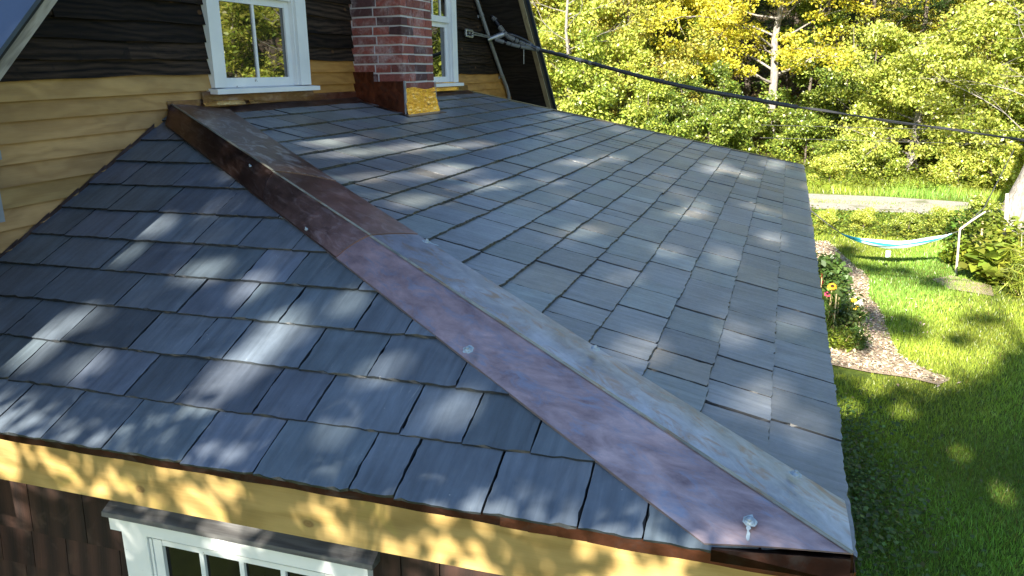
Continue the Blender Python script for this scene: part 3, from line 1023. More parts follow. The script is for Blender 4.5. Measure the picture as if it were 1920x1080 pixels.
slab([offR(zb, .093), apex(.093), apex(.12), offR(zb, .12)], YO - .03, 8.45, 'roof_metal', 'metal_roofing', mr)
slab([offL(ZL - .02, .083), apex(.083), apex(.098), offL(ZL - .02, .098)], YO - .06, 8.45, 'roof_metal', 'metal_roofing', mr)
m = MB()                                   # seams of the metal roof
for i in range(1, 20):
    y = YO + i * 0.42
    a, b = Vector((offL(ZL, .1)[0], y, offL(ZL, .1)[1])), Vector((apex(.1)[0], y, apex(.1)[1]))
    for w, h in ((0.006, 0.025),):
        m.hexa([a + Vector((0, -w, 0)), b + Vector((0, -w, 0)), a + Vector((0, w, 0)), b + Vector((0, w, 0)), a + Vector((-h * .7, -w, h * .7)), b + Vector((-h * .7, -w, h * .7)), a + Vector((-h * .7, w, h * .7)), b + Vector((-h * .7, w, h * .7))])
m.build('roof_seam', 'roof_metal', mr)
slab([offR(zb, -.0), apex(0.0), apex(.085), offR(zb, .115)], YO, YO + .045, 'dark_board', 'barge_board', mr, 'x')
slab([offR(zb, -.012), apex(-.02), apex(-.003), offR(zb, -.001)], YO - .004, YO + .045, 'tan_strip', 'barge_trim', mr, 'x')
slab([offL(ZL, -.0), apex(0.0), apex(.06), offL(ZL, .068)], YO, YO + .045, 'grey_board', 'barge_board', mr, 'x')
slab([offL(ZL - .01, .069), apex(.066), apex(.082), offL(ZL - .01, .082)], YO - .05, YO + .05, 'dark_void', 'roof_edge', mr, 'x')
for x, z in ((7.50, 1.12), (7.10, 1.64), (6.55, 2.2)):
    m = MB()
    prof = [(0.012, z), (-.30, z), (-.355, z + .03), (-.36, z + .07), (-.34, z + .115), (0.012, z + .12)]
    for xx in (x - .07, x + .07):
        m.poly([(xx, y, zz) for y, zz in prof], (1.2, .9, .8), [(y, zz) for y, zz in prof])
    for i in range(len(prof)):
        (ya, za), (yb, z2) = prof[i], prof[(i + 1) % len(prof)]
        m.poly([(x - .07, ya, za), (x + .07, ya, za), (x + .07, yb, z2), (x - .07, yb, z2)], (1.6, 1.2, 1.1), [(ya, 0), (ya, .14), (yb, .14), (yb, 0)])
    m.build('lookout', 'dark_board', mr)
m = MB()
m.box(7.66, 8.0, -0.42, -0.02, 0.60, 0.70)
m.build('eave_return', 'eave_block', mr)

# ---- conduit on the wall ---------------------------------------------------
cpts = [(6.30, -.05, 2.05), (6.466, -.05, 1.86), (6.613, -.05, 1.71), (6.844, -.05, 1.47), (7.074, -.05, 1.244), (7.24, -.05, 1.08), (7.38, -.05, .965), (7.46, -.05, .87), (7.483, -.05, .74), (7.483, -.05, 0.0)]
m = MB()
m.tube(cpts, 0.021, 10)
o = m.build('conduit', 'conduit_grey', house, smooth=True)
for p in (cpts[2], cpts[5]):
    m = MB()
    m.tube([Vector(p) + Vector((-.008, 0, .008)), Vector(p) + Vector((.008, 0, -.008))], 0.026, 10)
    m.box(p[0] - .045, p[0] - .02, -0.03, -0.02, p[2] - .03, p[2] + .0)
    m.build('strap', 'galvanised', o)
m = MB()
m.box(0.62, 0.76, -0.10, -0.022, 0.80, 0.838); m.box(0.60, 0.70, -0.13, -0.03, 0.55, 0.79)
m.build('lamp_bracket', 'conduit_grey', house)

# ---- lean-to walls with cedar shingles and the lower window -----------------
m = MB()
m.box(0.162, 0.2, -3.2, 0, ZG, -0.17); m.box(0.2, WE - .3, -3.2, -3.16, ZG, -0.17); m.box(WE - .34, WE - .3, -3.16, 0.0, ZG, -0.17)
m.build('wall', 'cedar_shingle', house)
m = MB()
LW = (-2.062, -1.13, -1.6, -0.372)         # window hole y0, y1, z0, z1
rows = 0
z = -0.318
zz = [-0.47 - i * .155 for i in range(13)]
for i, zl in enumerate(zz):
    y = -3.2
    zt = zl + 0.19 if i else -0.165
    while y < 0.0:
        w = random.uniform(0.12, 0.26)
        y2 = min(y + w, 0.0)
        b = random.uniform(0.6, 1.35)
        c = (b * random.uniform(.95, 1.25), b, b * .95)
        for (a0, a1) in ([(y, y2)] if (zl > LW[3] or zt < LW[2] or y2 < LW[0] or y > LW[1]) else ([(y, min(y2, LW[0]))] if y < LW[0] else []) + ([(max(y, LW[1]), y2)] if y2 > LW[1] else [])):
            if a1 - a0 < .01: continue
            d = random.uniform(-.006, .006)
            m.hexa([(0.145, a0 + .002, zl + d), (0.161, a0 + .002, zl + d), (0.145, a1 - .002, zl + d), (0.161, a1 - .002, zl + d), (0.158, a0 + .002, zt), (0.161, a0 + .002, zt), (0.158, a1 - .002, zt), (0.161, a1 - .002, zt)], c, 'z', (random.random() * 30, random.random() * 30))
        y = y2
m.build('cedar_shingles', 'cedar_shingle', house)
w = empty('window', (0.13, -1.6, -1.6)); w.parent = house
w.location = Vector((0.13, -1.6, -1.6)) - house.location
w['label'] = 'small-paned white window under the pine fascia'
m = MB()
m.box(0.118, 0.16, -2.078, -1.085, -0.374, -0.318, (1, 1, 1), 'y')
m.box(0.121, 0.16, -1.235, -1.130, -1.6, -0.376, (1, 1, 1), 'z'); m.box(0.121, 0.16, -2.06, -1.955, -1.6, -0.376, (1, 1, 1), 'z')
m.box(0.128, 0.16, -1.247, -1.237, -1.6, -.386, (1, 1, 1), 'z')
m.build('casing', 'white_paint', w)
m = MB()
m.hexa([(0.10, -2.105, -.316), (0.16, -2.105, -.316), (0.10, -1.075, -.316), (0.16, -1.075, -.316), (0.103, -2.105, -.300), (0.16, -2.105, -.27), (0.103, -1.075, -.300), (0.16, -1.075, -.27)], (.3, .33, .38), 'y')
m.build('drip_cap', 'grey_board', w)
m = MB()
m.box(0.08, 0.16, -2.1, -1.08, -1.64, -1.6, (1, 1, 1), 'y')
m.build('sill', 'white_paint', w)
m = MB()
m.box(0.132, 0.158, -1.285, -1.249, -1.6, -.388, (1, 1, 1), 'z'); m.box(0.132, 0.158, -1.953, -1.917, -1.6, -.388, (1, 1, 1), 'z')
m.box(0.133, 0.157, -1.915, -1.287, -.408, -.388, (1, 1, 1), 'y'); m.box(0.133, 0.157, -1.915, -1.287, -1.6, -1.55, (1, 1, 1), 'y')
for k in (1, 2, 3):
    y = -1.285 - k * .158
    m.box(0.135, 0.156, y - .009, y + .009, -1.55, -.408, (1, 1, 1), 'z')
for z in (-.70, -1.0, -1.28):
    m.box(0.137, 0.155, -1.915, -1.287, z - .008, z + .008, (1, 1, 1), 'y')
m.build('sash', 'white_paint', w)
m = MB()
m.box(0.146, 0.15, -1.917, -1.285, -1.552, -.406)
m.build('pane', 'dull_glass', w)
for y in (-1.10, -2.062):
    pass

# ------------------------------------------------------------------ service cable
sc = empty('service_cable', (6.8, -.3, 1.42), 'black overhead service cable anchored to the gable and sagging toward the right', 'cable')
def smooth_path(pts, n=6):
    pts = [Vector(p) for p in pts]
    out = []
    for i in range(len(pts) - 1):
        p0, p1, p2, p3 = pts[max(i - 1, 0)], pts[i], pts[i + 1], pts[min(i + 2, len(pts) - 1)]
        for k in range(n):
            t = k / n
            out.append(0.5 * ((2 * p1) + (p2 - p0) * t + (2 * p0 - 5 * p1 + 4 * p2 - p3) * t * t + (3 * p1 - p0 - 3 * p2 + p3) * t ** 3))
    out.append(pts[-1])
    return out
def pix(x, y, dist):
    """a point of the cable's run: direction worked out once from the survey of the photograph, at its real distance"""
    d = (r2 * ((x - 960) / 1501.3) - u2 * ((y - 540) / 1501.3) + fw).normalized()
    return CAM + d * dist
P_in = pix(1010, 93, 9.2)
thick = smooth_path([P_in, pix(1085, 112, 9.1), pix(1200, 143, 9.0), pix(1300, 166, 9.0), pix(1400, 184, 9.1), pix(1495, 201, 9.2)])
m = MB(); m.tube(thick, [0.018 + 0.0035 * min(1, i / 14) for i in range(len(thick))], 10)
m.build('cable_sleeve', 'cable_black', sc, smooth=True)
thin = smooth_path([pix(1493, 200.6, 9.2), pix(1700, 231, 9.6), pix(1920, 262, 10.1), pix(2400, 322, 11.5), pix(3200, 380, 15)])
m = MB(); m.tube(thin, 0.0105, 8)
m.tube([p + Vector((0, 0, 0.014 * math.sin(i * .9))) for i, p in enumerate(thin)], 0.006, 6)
m.build('bare_cable', 'cable_black', sc, smooth=True)
up1 = smooth_path([pix(900, -30, 9.3), pix(910, 8, 9.2), pix(930, 40, 9.15), pix(948, 64, 9.1), pix(965, 75, 9.1), pix(985, 84, 9.15), P_in])
m = MB(); m.tube(up1, [0.026] * len(up1), 10)
m.tube(smooth_path([pix(948, 64, 9.1), pix(962, 66, 9.1), pix(985, 76, 9.15), pix(1000, 88, 9.2), P_in]), 0.02, 8)
m.tube(smooth_path([pix(922, 72, 9.1), pix(945, 79, 9.1), pix(975, 87, 9.12), P_in, pix(1040, 100, 9.2)]), 0.018, 8)
ob = m.build('taped_loop', 'tape_black', sc, smooth=True)
m = MB()
random.seed(5)
for path in (up1[4:], smooth_path([pix(930, 74, 9.1), pix(945, 79, 9.1), pix(975, 87, 9.12), P_in, pix(1040, 100, 9.2), pix(1085, 112, 9.1), pix(1150, 130, 9.05)])):
    for i in range(1, len(path) - 1):
        if random.random() < .4:
            a = path[i]; d = (path[i + 1] - a).normalized()
            L = random.uniform(.012, .035)
            m = MB()
            m.tube([a - d * L, a + d * L], 0.0275 if path[0] == up1[4] else 0.0225, 8)
            m.build('grey_tape', 'tape_grey', ob, smooth=True)
m = MB()
q0, q1 = Vector((6.25, -.045, 1.515)), pix(920, 71, 9.1)
m.tube([q0 + Vector((.08, -.01, -.01)), q1], 0.007, 6); m.tube([q0 + Vector((.08, -.01, .012)), q1 + Vector((0, 0, .012))], 0.006, 6)
for a, b in (((-.09, 0, .03), (.09, 0, .025)), ((-.09, 0, -.03), (.09, 0, -.035)), ((-.09, 0, .03), (-.09, 0, -.03)), ((.09, 0, .025), (.09, 0, -.035))):
    m.tube([q0 + Vector(a), q0 + Vector(b)], 0.012, 6)
m.tube([q0 + Vector((-.0, .04, .0)), q0 + Vector((0, -.01, 0))], 0.014, 6)
m.build('wall_clevis', 'galvanised', sc)
m = MB()
m.tube([pix(915, 74, 9.1), pix(938, 66, 9.1), pix(950, 62, 9.1)], [0.02, 0.034, 0.02], 8)
m.build('wire_grip', 'galvanised', sc, smooth=True)
m = MB()
m.tube([pix(982, 92, 9.1), pix(982, 120, 9.1)], 0.004, 5)
m.build('loose_tail', 'galvanised', sc)

# ------------------------------------------------------------------ ground
def gz(x, y):
    z = ZG
    if x > 27: z += 0.10 * (x - 27)
    if x > 36: z += 0.20 * (x - 36)
    return z + 0.05 * math.sin(x * .31 + 1) * math.sin(y * .27) * (1 if x > 16 else 0.3)
def terrain():
    xs = np.concatenate([np.linspace(-60, -4, 20), np.linspace(-3, 34, 75), np.linspace(35, 130, 40)])
    ys = np.concatenate([np.linspace(-90, -16, 26), np.linspace(-15, 14, 59), np.linspace(15, 90, 26)])
    v = [(x, y, gz(x, y)) for x in xs for y in ys]
    ny = len(ys)
    f = [(i * ny + j, (i + 1) * ny + j, (i + 1) * ny + j + 1, i * ny + j + 1) for i in range(len(xs) - 1) for j in range(ny - 1)]
    me = bpy.data.meshes.new('ground')
    me.from_pydata(v, [], f)
    me.materials.append(MAT['lawn_soil'])
    me.polygons.foreach_set('use_smooth', [True] * len(f))
    tag(link('ground', me), kind='structure')
terrain()
def strip(name, left, right, mat, dz, n=1):
    m = MB()
    for (a, b), (c, d) in zip(zip(left, right), zip(left[1:], right[1:])):
        m.poly([(p[0], p[1], gz(*p) + dz) for p in (a, c, d, b)])
    return tag(m.build(name, mat), kind='structure')
road_l = [(25.3, 22), (24.2, 8), (23.8, 0), (23.5, -4), (23.4, -6), (22.8, -8), (22.2, -10), (21.4, -14), (20.2, -20), (18, -32)]
road_r = [(22.0, 22), (21.3, 8), (21.0, 0), (20.7, -4), (20.6, -6), (20.3, -8), (19.8, -10), (19.0, -14), (17.8, -20), (15.6, -32)]
strip('gravel_road', road_l, road_r, 'gravel', 0.012)
m = MB()
PATH = [(13.0, -4.72), (11.7, -4.62), (11.2, -4.70), (10.4, -4.72), (9.6, -4.72), (8.9, -4.74), (8.45, -4.98), (8.15, -5.2), (7.95, -5.05), (8.1, -4.75), (8.15, -4.35), (8.3, -3.92), (8.2, -3.3), (8.9, -3.3), (8.95, -4.0), (9.3, -4.3), (10.0, -4.36), (11.0, -4.36), (11.6, -4.4), (12.2, -4.3), (13.0, -3.5), (16, -3.5), (16.0, -4.2), (14.2, -4.5)]
m.poly([(x, y, ZG + .035) for x, y in PATH])
tag(m.build('mulch_path', 'mulch'), kind='structure')
def inpath(x, y, P=PATH):
    c = False
    j = len(P) - 1
    for i in range(len(P)):
        (xi, yi), (xj, yj) = P[i], P[j]
        if (yi > y) != (yj > y) and x < (xj - xi) * (y - yi) / (yj - yi) + xi: c = not c
        j = i
    return c

# ------------------------------------------------------------------ foliage helpers
def leaf_mesh(name, cen, size, cols, mat='leaf', flat=0.5, aspect=0.62, nrm=None):
    n = len(cen)
    cen = np.asarray(cen, np.float32)
    size = np.asarray(size, np.float32).reshape(-1, 1) * np.ones((n, 1), np.float32)
    nr = rng.normal(0, 1, (n, 3))
    nr /= np.linalg.norm(nr, axis=1, keepdims=True)
    nr[:, 2] = np.abs(nr[:, 2]) + flat
    if nrm is not None: nr = nr * 0.7 + nrm
    nr /= np.linalg.norm(nr, axis=1, keepdims=True)
    t = rng.normal(0, 1, (n, 3)); t[:, 2] -= 0.3
    t -= nr * np.sum(t * nr, axis=1, keepdims=True)
    t /= np.linalg.norm(t, axis=1, keepdims=True)
    b = np.cross(nr, t)
    v = np.empty((n, 4, 3), np.float32)
    v[:, 0] = cen - t * size * .5
    v[:, 1] = cen + b * size * aspect * .5 + nr * size * .08
    v[:, 2] = cen + t * size * .5 - nr * size * .06
    v[:, 3] = cen - b * size * aspect * .5 + nr * size * .08
    f = np.arange(n * 4).reshape(n, 4)
    c = np.repeat(np.asarray(cols, np.float32), 4, axis=0)
    return raw_mesh(name, v, f, 4, c, mat)

def vary(base, n, dv=0.22, alt=None, pa=0.0):
    base = np.asarray(base, np.float32)
    c = base[None, :] * np.exp(rng.normal(0, dv, (n, 1))) * (1 + rng.normal(0, 0.08, (n, 3)))
    if alt is not None:
        k = rng.random(n) < pa
        c[k] = np.asarray(alt, np.float32)[None, :] * np.exp(rng.normal(0, dv, (k.sum(), 1)))
    return np.clip(c, 0.002, 0.9)

def skeleton(h, r, base_clear, spread, nl, seed, lean=(0, 0), upness=0.5, fork=None):
    """trunk + limbs: list of (points, radii), and the tips foliage hangs on"""
    q = random.Random(seed)
    tr = []
    n = 7
    for i in range(n + 1):
        t = i / n
        tr.append(Vector((lean[0] * t * h + q.gauss(0, .012 * h) * t, lean[1] * t * h + q.gauss(0, .012 * h) * t, t * h)))
    tubes = [(tr, [r * (1 - .85 * i / n) + .01 + (r * .35 if i == 0 else 0) for i in range(n + 1)])]
    tips = []
    for k in range(nl):
        t = base_clear + (1 - base_clear) * (k + q.random() * .7) / nl
        i = min(int(t * n), n - 1)
        p = tr[i].lerp(tr[i + 1], t * n - i)
        az = k * 2.4 + q.uniform(-.5, .5)
        L = spread * (1 - .55 * max(0, (t - base_clear) / (1 - base_clear)) ** 1.5) * q.uniform(.7, 1.1)
        d = Vector((math.cos(az), math.sin(az), upness * q.uniform(.4, 1.3)))
        pts = [p]
        c = p.copy()
        m_ = 5
        for s in range(m_):
            d = (d + Vector((q.gauss(0, .22), q.gauss(0, .22), q.gauss(.02, .16)))).normalized()
            c = c + d * (L / m_)
            pts.append(c.copy())
            if s >= 1: tips.append((c.copy(), 0.6 + .4 * s / m_))
            for z in range(2 if s >= 1 else 0):
                e = (d + Vector((q.gauss(0, .8), q.gauss(0, .8), q.gauss(.1, .45)))).normalized()
                c2 = c + e * L * q.uniform(.16, .38)
                tubes.append(([c.copy(), c.lerp(c2, .5) + Vector((0, 0, q.gauss(0, .03 * L))), c2], [r * .09, r * .06, r * .025]))
                tips.append((c2, 1))
        tubes.append((pts, [max(r * .30 * (1 - .8 * s / m_) * (1 - .4 * t), r * .05) for s in range(m_ + 1)]))
    tips.append((tr[-1], 1))
    return tubes, tips

def tubes_mesh(name, tubes, mat, n=7):
    m = MB()
    for pts, rad in tubes:
        m.tube(pts, rad, n if rad[0] > .05 else 4, cap=False)
    ob = m.build(name, mat, None, smooth=True)
    me = ob.data
    bpy.data.objects.remove(ob)
    return me

def crown_pts(tips, per, rad, flatk=0.55, seed=1):
    rr = np.random.default_rng(seed)
    out = []
    for p, w in tips:
        k = int(per * rr.uniform(.55, 1.4))
        g = rr.normal(0, 1, (k, 3))
        g /= np.linalg.norm(g, axis=1, keepdims=True)
        g *= (rr.random((k, 1)) ** .45) * rad * rr.uniform(.7, 1.25)
        g[:, 2] *= flatk
        g[:, 2] += rr.normal(0, rad * .12)
        out.append(g + np.array(p)[None, :])
    return np.concatenate(out)

PROTO = {}
def proto(key, h, r, clear, spread, nl, per, rad, leaf, colr, seed, bark='brown_bark', alt=None, pa=0.0, up=0.45, flat=.15, flatk=.55, dv=.24, lean=(0, 0)):
    tubes, tips = skeleton(h, r, clear, spread, nl, seed, lean, up)
    tm = tubes_mesh('trunk', tubes, bark)
    pts = crown_pts(tips, per, rad, flatk, seed)
    cm = leaf_mesh('crown', pts, leaf * rng.uniform(.6, 1.25, len(pts)), vary(colr, len(pts), dv, alt, pa), flat=flat)
    PROTO[key] = (tm, cm)

def tree(key, name, x, y, label, cat='tree', rz=0.0, s=1.0, group=None, sz=None, z=None):
    t = empty(name, (x, y, (gz(x, y) if z is None else z) - .03), label, cat, group, local=True)
    t.rotation_euler = (0, 0, rz)
    t.scale = (s, s, sz or s)
    for me, nm in zip(PROTO[key], ('trunk', 'crown')):
        if me is None: continue
        o = bpy.data.objects.new(nm, me)
        col.objects.link(o)
        o.parent = t
    return t

GREEN, LIME, YEL, DEEP, OLIVE = (0.20, 0.255, 0.035), (0.43, 0.49, 0.085), (0.66, 0.60, 0.075), (0.040, 0.075, 0.018), (0.33, 0.33, 0.060)
proto('maple', 9.5, .20, .22, 5.6, 30, 150, .68, .135, YEL, 11, 'grey_bark', (0.42, 0.40, 0.03), .4, .6, .35, .42)
proto('leafy_a', 11, .19, .09, 3.4, 26, 150, .64, .12, LIME, 21, 'brown_bark', GREEN, .4)
proto('leafy_b', 12.5, .2, .10, 3.0, 26, 140, .64, .12, GREEN, 22, 'brown_bark', LIME, .35)
proto('leafy_c', 9.5, .15, .10, 3.0, 26, 140, .62, .12, OLIVE, 23, 'brown_bark', YEL, .12)
proto('sapling', 4.6, .07, .08, 1.7, 15, 60, .40, .115, LIME, 31, 'brown_bark', OLIVE, .3)
proto('sapling_b', 3.6, .05, .05, 1.5, 14, 60, .38, .11, GREEN, 32, 'brown_bark', LIME, .4)
proto('apple', 4.4, .17, .10, 3.3, 26, 130, .50, .115, LIME, 41, 'grey_bark', (0.30, 0.33, 0.06), .5, .22)
proto('shrub', 1.5, .03, .05, 1.1, 11, 52, .28, .10, GREEN, 51, 'brown_bark', LIME, .35, .6)
proto('shrub_b', 1.1, .03, .03, 1.0, 11, 52, .26, .09, LIME, 52, 'brown_bark', OLIVE, .3, .6)
proto('sapling_shade_tone', 3.8, .06, .06, 1.6, 14, 60, .38, .115, (0.12, 0.18, 0.03), 33, 'brown_bark', (0.26, 0.32, 0.05), .35)  # leaf colour darkened in place of shade round the maple
proto('shrub_shade_tone', 1.5, .03, .05, 1.2, 11, 56, .28, .10, (0.14, 0.20, 0.03), 53, 'brown_bark', (0.28, 0.34, 0.05), .4, .6)  # darker leaves here too, shade put into the colour
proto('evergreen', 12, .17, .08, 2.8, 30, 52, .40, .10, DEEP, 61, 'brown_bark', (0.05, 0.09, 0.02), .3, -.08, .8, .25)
proto('redshrub', 2.0, .03, .05, 1.1, 9, 30, .3, .10, (0.26, 0.045, 0.03), 71, 'brown_bark', (0.3, 0.15, 0.03), .4, .6)

# ------------------------------------------------------------------ trees seen in the photograph
tree('maple', 'maple_tree', 33.3, -2.55, 'golden yellow maple with a pale grey trunk beyond the far roof corner', 'tree', 0.5)
tree('apple', 'apple_tree', 28.4, -7.3, 'low spreading light-leaved tree with a pale trunk behind the gravel road', 'tree', 1.1, 1.0)
# bare dead tree among the leaves above the cable
dt, dtips = skeleton(8.5, .07, .40, 2.6, 16, 77, (0.0, 0.02), .5)
PROTO['dead'] = (tubes_mesh('trunk', dt, 'grey_bark'), None)
tree('dead', 'dead_tree', 24.5, 3.6, 'bare dead tree with white branches among the leaves above the cable', 'tree', .4)
dt, dtips = skeleton(7.5, .08, .2, 3.0, 15, 78, (0.0, 0.03), .6)
PROTO['dead2'] = (tubes_mesh('trunk', dt, 'grey_bark'), None)
tree('dead2', 'dead_tree', 25.5, -10.2, 'bare grey tree with fine twigs at the upper right', 'tree', 2.0)

EDGE = 'saplings and small trees along the edge of the wood'
lab_e = 'slender light green sapling at the sunny edge of the wood'
for i, (x, y, k, s, rz) in enumerate([(21.5, 6.9, 'sapling', 1.15, 0), (24.0, 5.6, 'sapling_b', 1.35, 1), (22.6, 4.6, 'sapling', .95, 2), (25.8, 4.0, 'sapling', 1.2, 3), (23.4, 2.9, 'sapling_b', 1.1, 4),
        (27.5, 2.6, 'sapling', 1.0, 5), (26.0, 1.3, 'sapling_b', .85, .5), (30.5, -9.6, 'sapling', 1.05, .7), (29.2, -11.3, 'sapling_b', 1.5, 1.9), (31.0, -13.2, 'sapling', 1.3, 2.2),
        (20.0, 8.6, 'sapling', 1.2, 4.4)]):
    tree(k, 'sapling', x, y, lab_e, 'sapling', rz, s, EDGE)
for x, y, s_, rz in ((28.6, .5, .75, 1.5), (29.6, -.9, .8, 2.5), (31.5, -5.2, .85, .2), (34.5, -6.4, 1.0, 3.3), (35.0, -4.0, 1.2, 1.1), (34.2, .6, 1.1, 2.9)):
    tree('sapling_shade_tone', 'sapling', x, y, 'small green sapling beside the maple trunk, leaves coloured dark for shade', 'sapling', rz, s_, 'shade-toned saplings round the maple trunk')
WOODG = 'leafy trees standing in the wood'
lab_w = 'tall leafy green tree standing in the wood behind the house'
for i, (x, y, k, s, rz) in enumerate([(30, 9.5, 'leafy_a', .95, 0), (29.5, 6.6, 'leafy_c', 1.05, 1.2), (33, 5.0, 'leafy_b', .95, 2.2), (31.5, 3.0, 'leafy_c', 1.0, .3), (37.5, 2.2, 'leafy_b', 1.0, 4.4), (38, 7.4, 'leafy_b', 1.05, 5.0), (34.5, 10.8, 'leafy_c', 1.1, .8),
        (37, -10.6, 'leafy_c', 1.15, 3.7), (34.5, -12.8, 'leafy_a', 1.0, 1.4), (42, 3.5, 'leafy_c', 1.1, 2.6), (44, -11.5, 'leafy_b', 1.1, 5.6), (46, 0.5, 'leafy_a', 1.1, .9), (48, 9, 'leafy_c', 1.2, 2), (50, -5, 'leafy_c', 1.2, 3), (52, -14, 'leafy_a', 1.2, 4), (40, 13, 'leafy_a', 1.1, 4.8), (47, 16, 'leafy_b', 1.1, 3.3), (56, 4, 'leafy_b', 1.2, 1), (58, -9, 'leafy_b', 1.2, 2), (60, 14, 'leafy_a', 1.2, 1.6), (62, -18, 'leafy_c', 1.3, .4),
        (27.5, 12.0, 'leafy_b', .9, 3.1), (24.5, 10.2, 'leafy_c', .8, .9)]):
    tree(k, 'woodland_tree', x, y, lab_w, 'tree', rz, s, WOODG)
for i, (x, y, s, rz) in enumerate([(38.5, -4.6, 1.0, 0), (41.0, -3.2, 1.05, 2), (43.5, -5.6, 1.1, 4), (40.0, -1.2, .95, 1), (37.0, -6.3, .75, 3), (45, 6.0, 1.1, 5), (36.2, -8.2, .8, 2.2), (42, -8.6, 1.0, 4.1)]):
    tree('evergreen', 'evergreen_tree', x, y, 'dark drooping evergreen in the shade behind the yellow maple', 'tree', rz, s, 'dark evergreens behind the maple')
tree('redshrub', 'red_shrub', 44.5, -9.0, 'small shrub with red autumn leaves high in the wood', 'shrub', 0, .9, None)
RG = 'trees beyond the lawn to the right'
for i, (x, y, k, s, rz) in enumerate([(24, -14.5, 'leafy_b', 1.0, 0), (20, -17.5, 'leafy_c', 1.05, 1), (26, -18.5, 'evergreen', .9, 2), (23, -21.5, 'leafy_a', 1.0, 3), (16.5, -19.5, 'leafy_b', .9, 4), (29, -16, 'leafy_c', 1.0, 5), (13, -18, 'leafy_a', .8, 1.7), (17, -24, 'leafy_b', 1.1, .6), (27, -25, 'leafy_a', 1.1, 2.7), (20.5, -13.5, 'sapling', 1.2, 0), (10, -22, 'leafy_c', 1.0, .2)]):
    tree(k, 'boundary_tree', x, y, 'leafy tree beyond the lawn, mirrored in the upper windows', 'tree', rz, s, RG)
SG = 'low shrubs along the gravel road and wood edge'
random.seed(3)
for i, (x, y, k, s) in enumerate([(25.6, -4.6, 'shrub_b', .7), (26.2, -6.2, 'shrub', .75), (25.4, -8.2, 'shrub_b', .9), (24.6, -9.4, 'shrub_b', 1.0), (27.0, -9.4, 'shrub', 1.1), (27.6, -5.2, 'shrub', .8), (29.0, -3.9, 'shrub_shade_tone', 1.0), (30, -2.0, 'shrub_shade_tone', 1.2), (27.3, -11, 'shrub_b', 1.2), (23.7, -10.8, 'shrub', .9),
        (17.8, -5.0, 'shrub_b', .36), (17.5, -5.9, 'shrub', .30), (18.0, -6.7, 'shrub_b', .40), (18.0, -7.4, 'shrub', .5), (17.3, -6.6, 'shrub', .36), (17.6, -4.2, 'shrub_b', .34), (25.5, 0.5, 'shrub_shade_tone', 1.2), (27.5, -0.6, 'shrub_shade_tone', 1.2), (24.0, 2.0, 'shrub_b', 1.1), (22.3, 5.8, 'shrub', 1.2), (20.5, 6.2, 'shrub_b', 1.3), (29.5, -8.4, 'shrub', .9), (32, -6.4, 'shrub_shade_tone', 1.2), (33.5, -4.4, 'shrub_shade_tone', 1.2), (31.5, -1.4, 'shrub_shade_tone', 1.2)]):
    tree(k, 'roadside_shrub', x, y, 'low leafy green shrub beside the gravel road', 'shrub', i * 1.3, s, SG)

# big pale trunk at the right edge, leaning
tubes, tips = skeleton(9.0, .26, .42, 3.8, 12, 91, (0.02, -.26), .35)
tips2 = [(p, w) for p, w in tips]
pts = crown_pts(tips2, 40, .5, .5, 91)
PROTO['ash'] = (tubes_mesh('trunk', tubes, 'pale_bark'), leaf_mesh('crown', pts, .13 * rng.uniform(.6, 1.2, len(pts)), vary(LIME, len(pts), .22, OLIVE, .3)))
tree('ash', 'ash_tree', 17.9, -7.85, 'stout leaning tree with a sunlit pale trunk at the right edge', 'tree', 0.0)

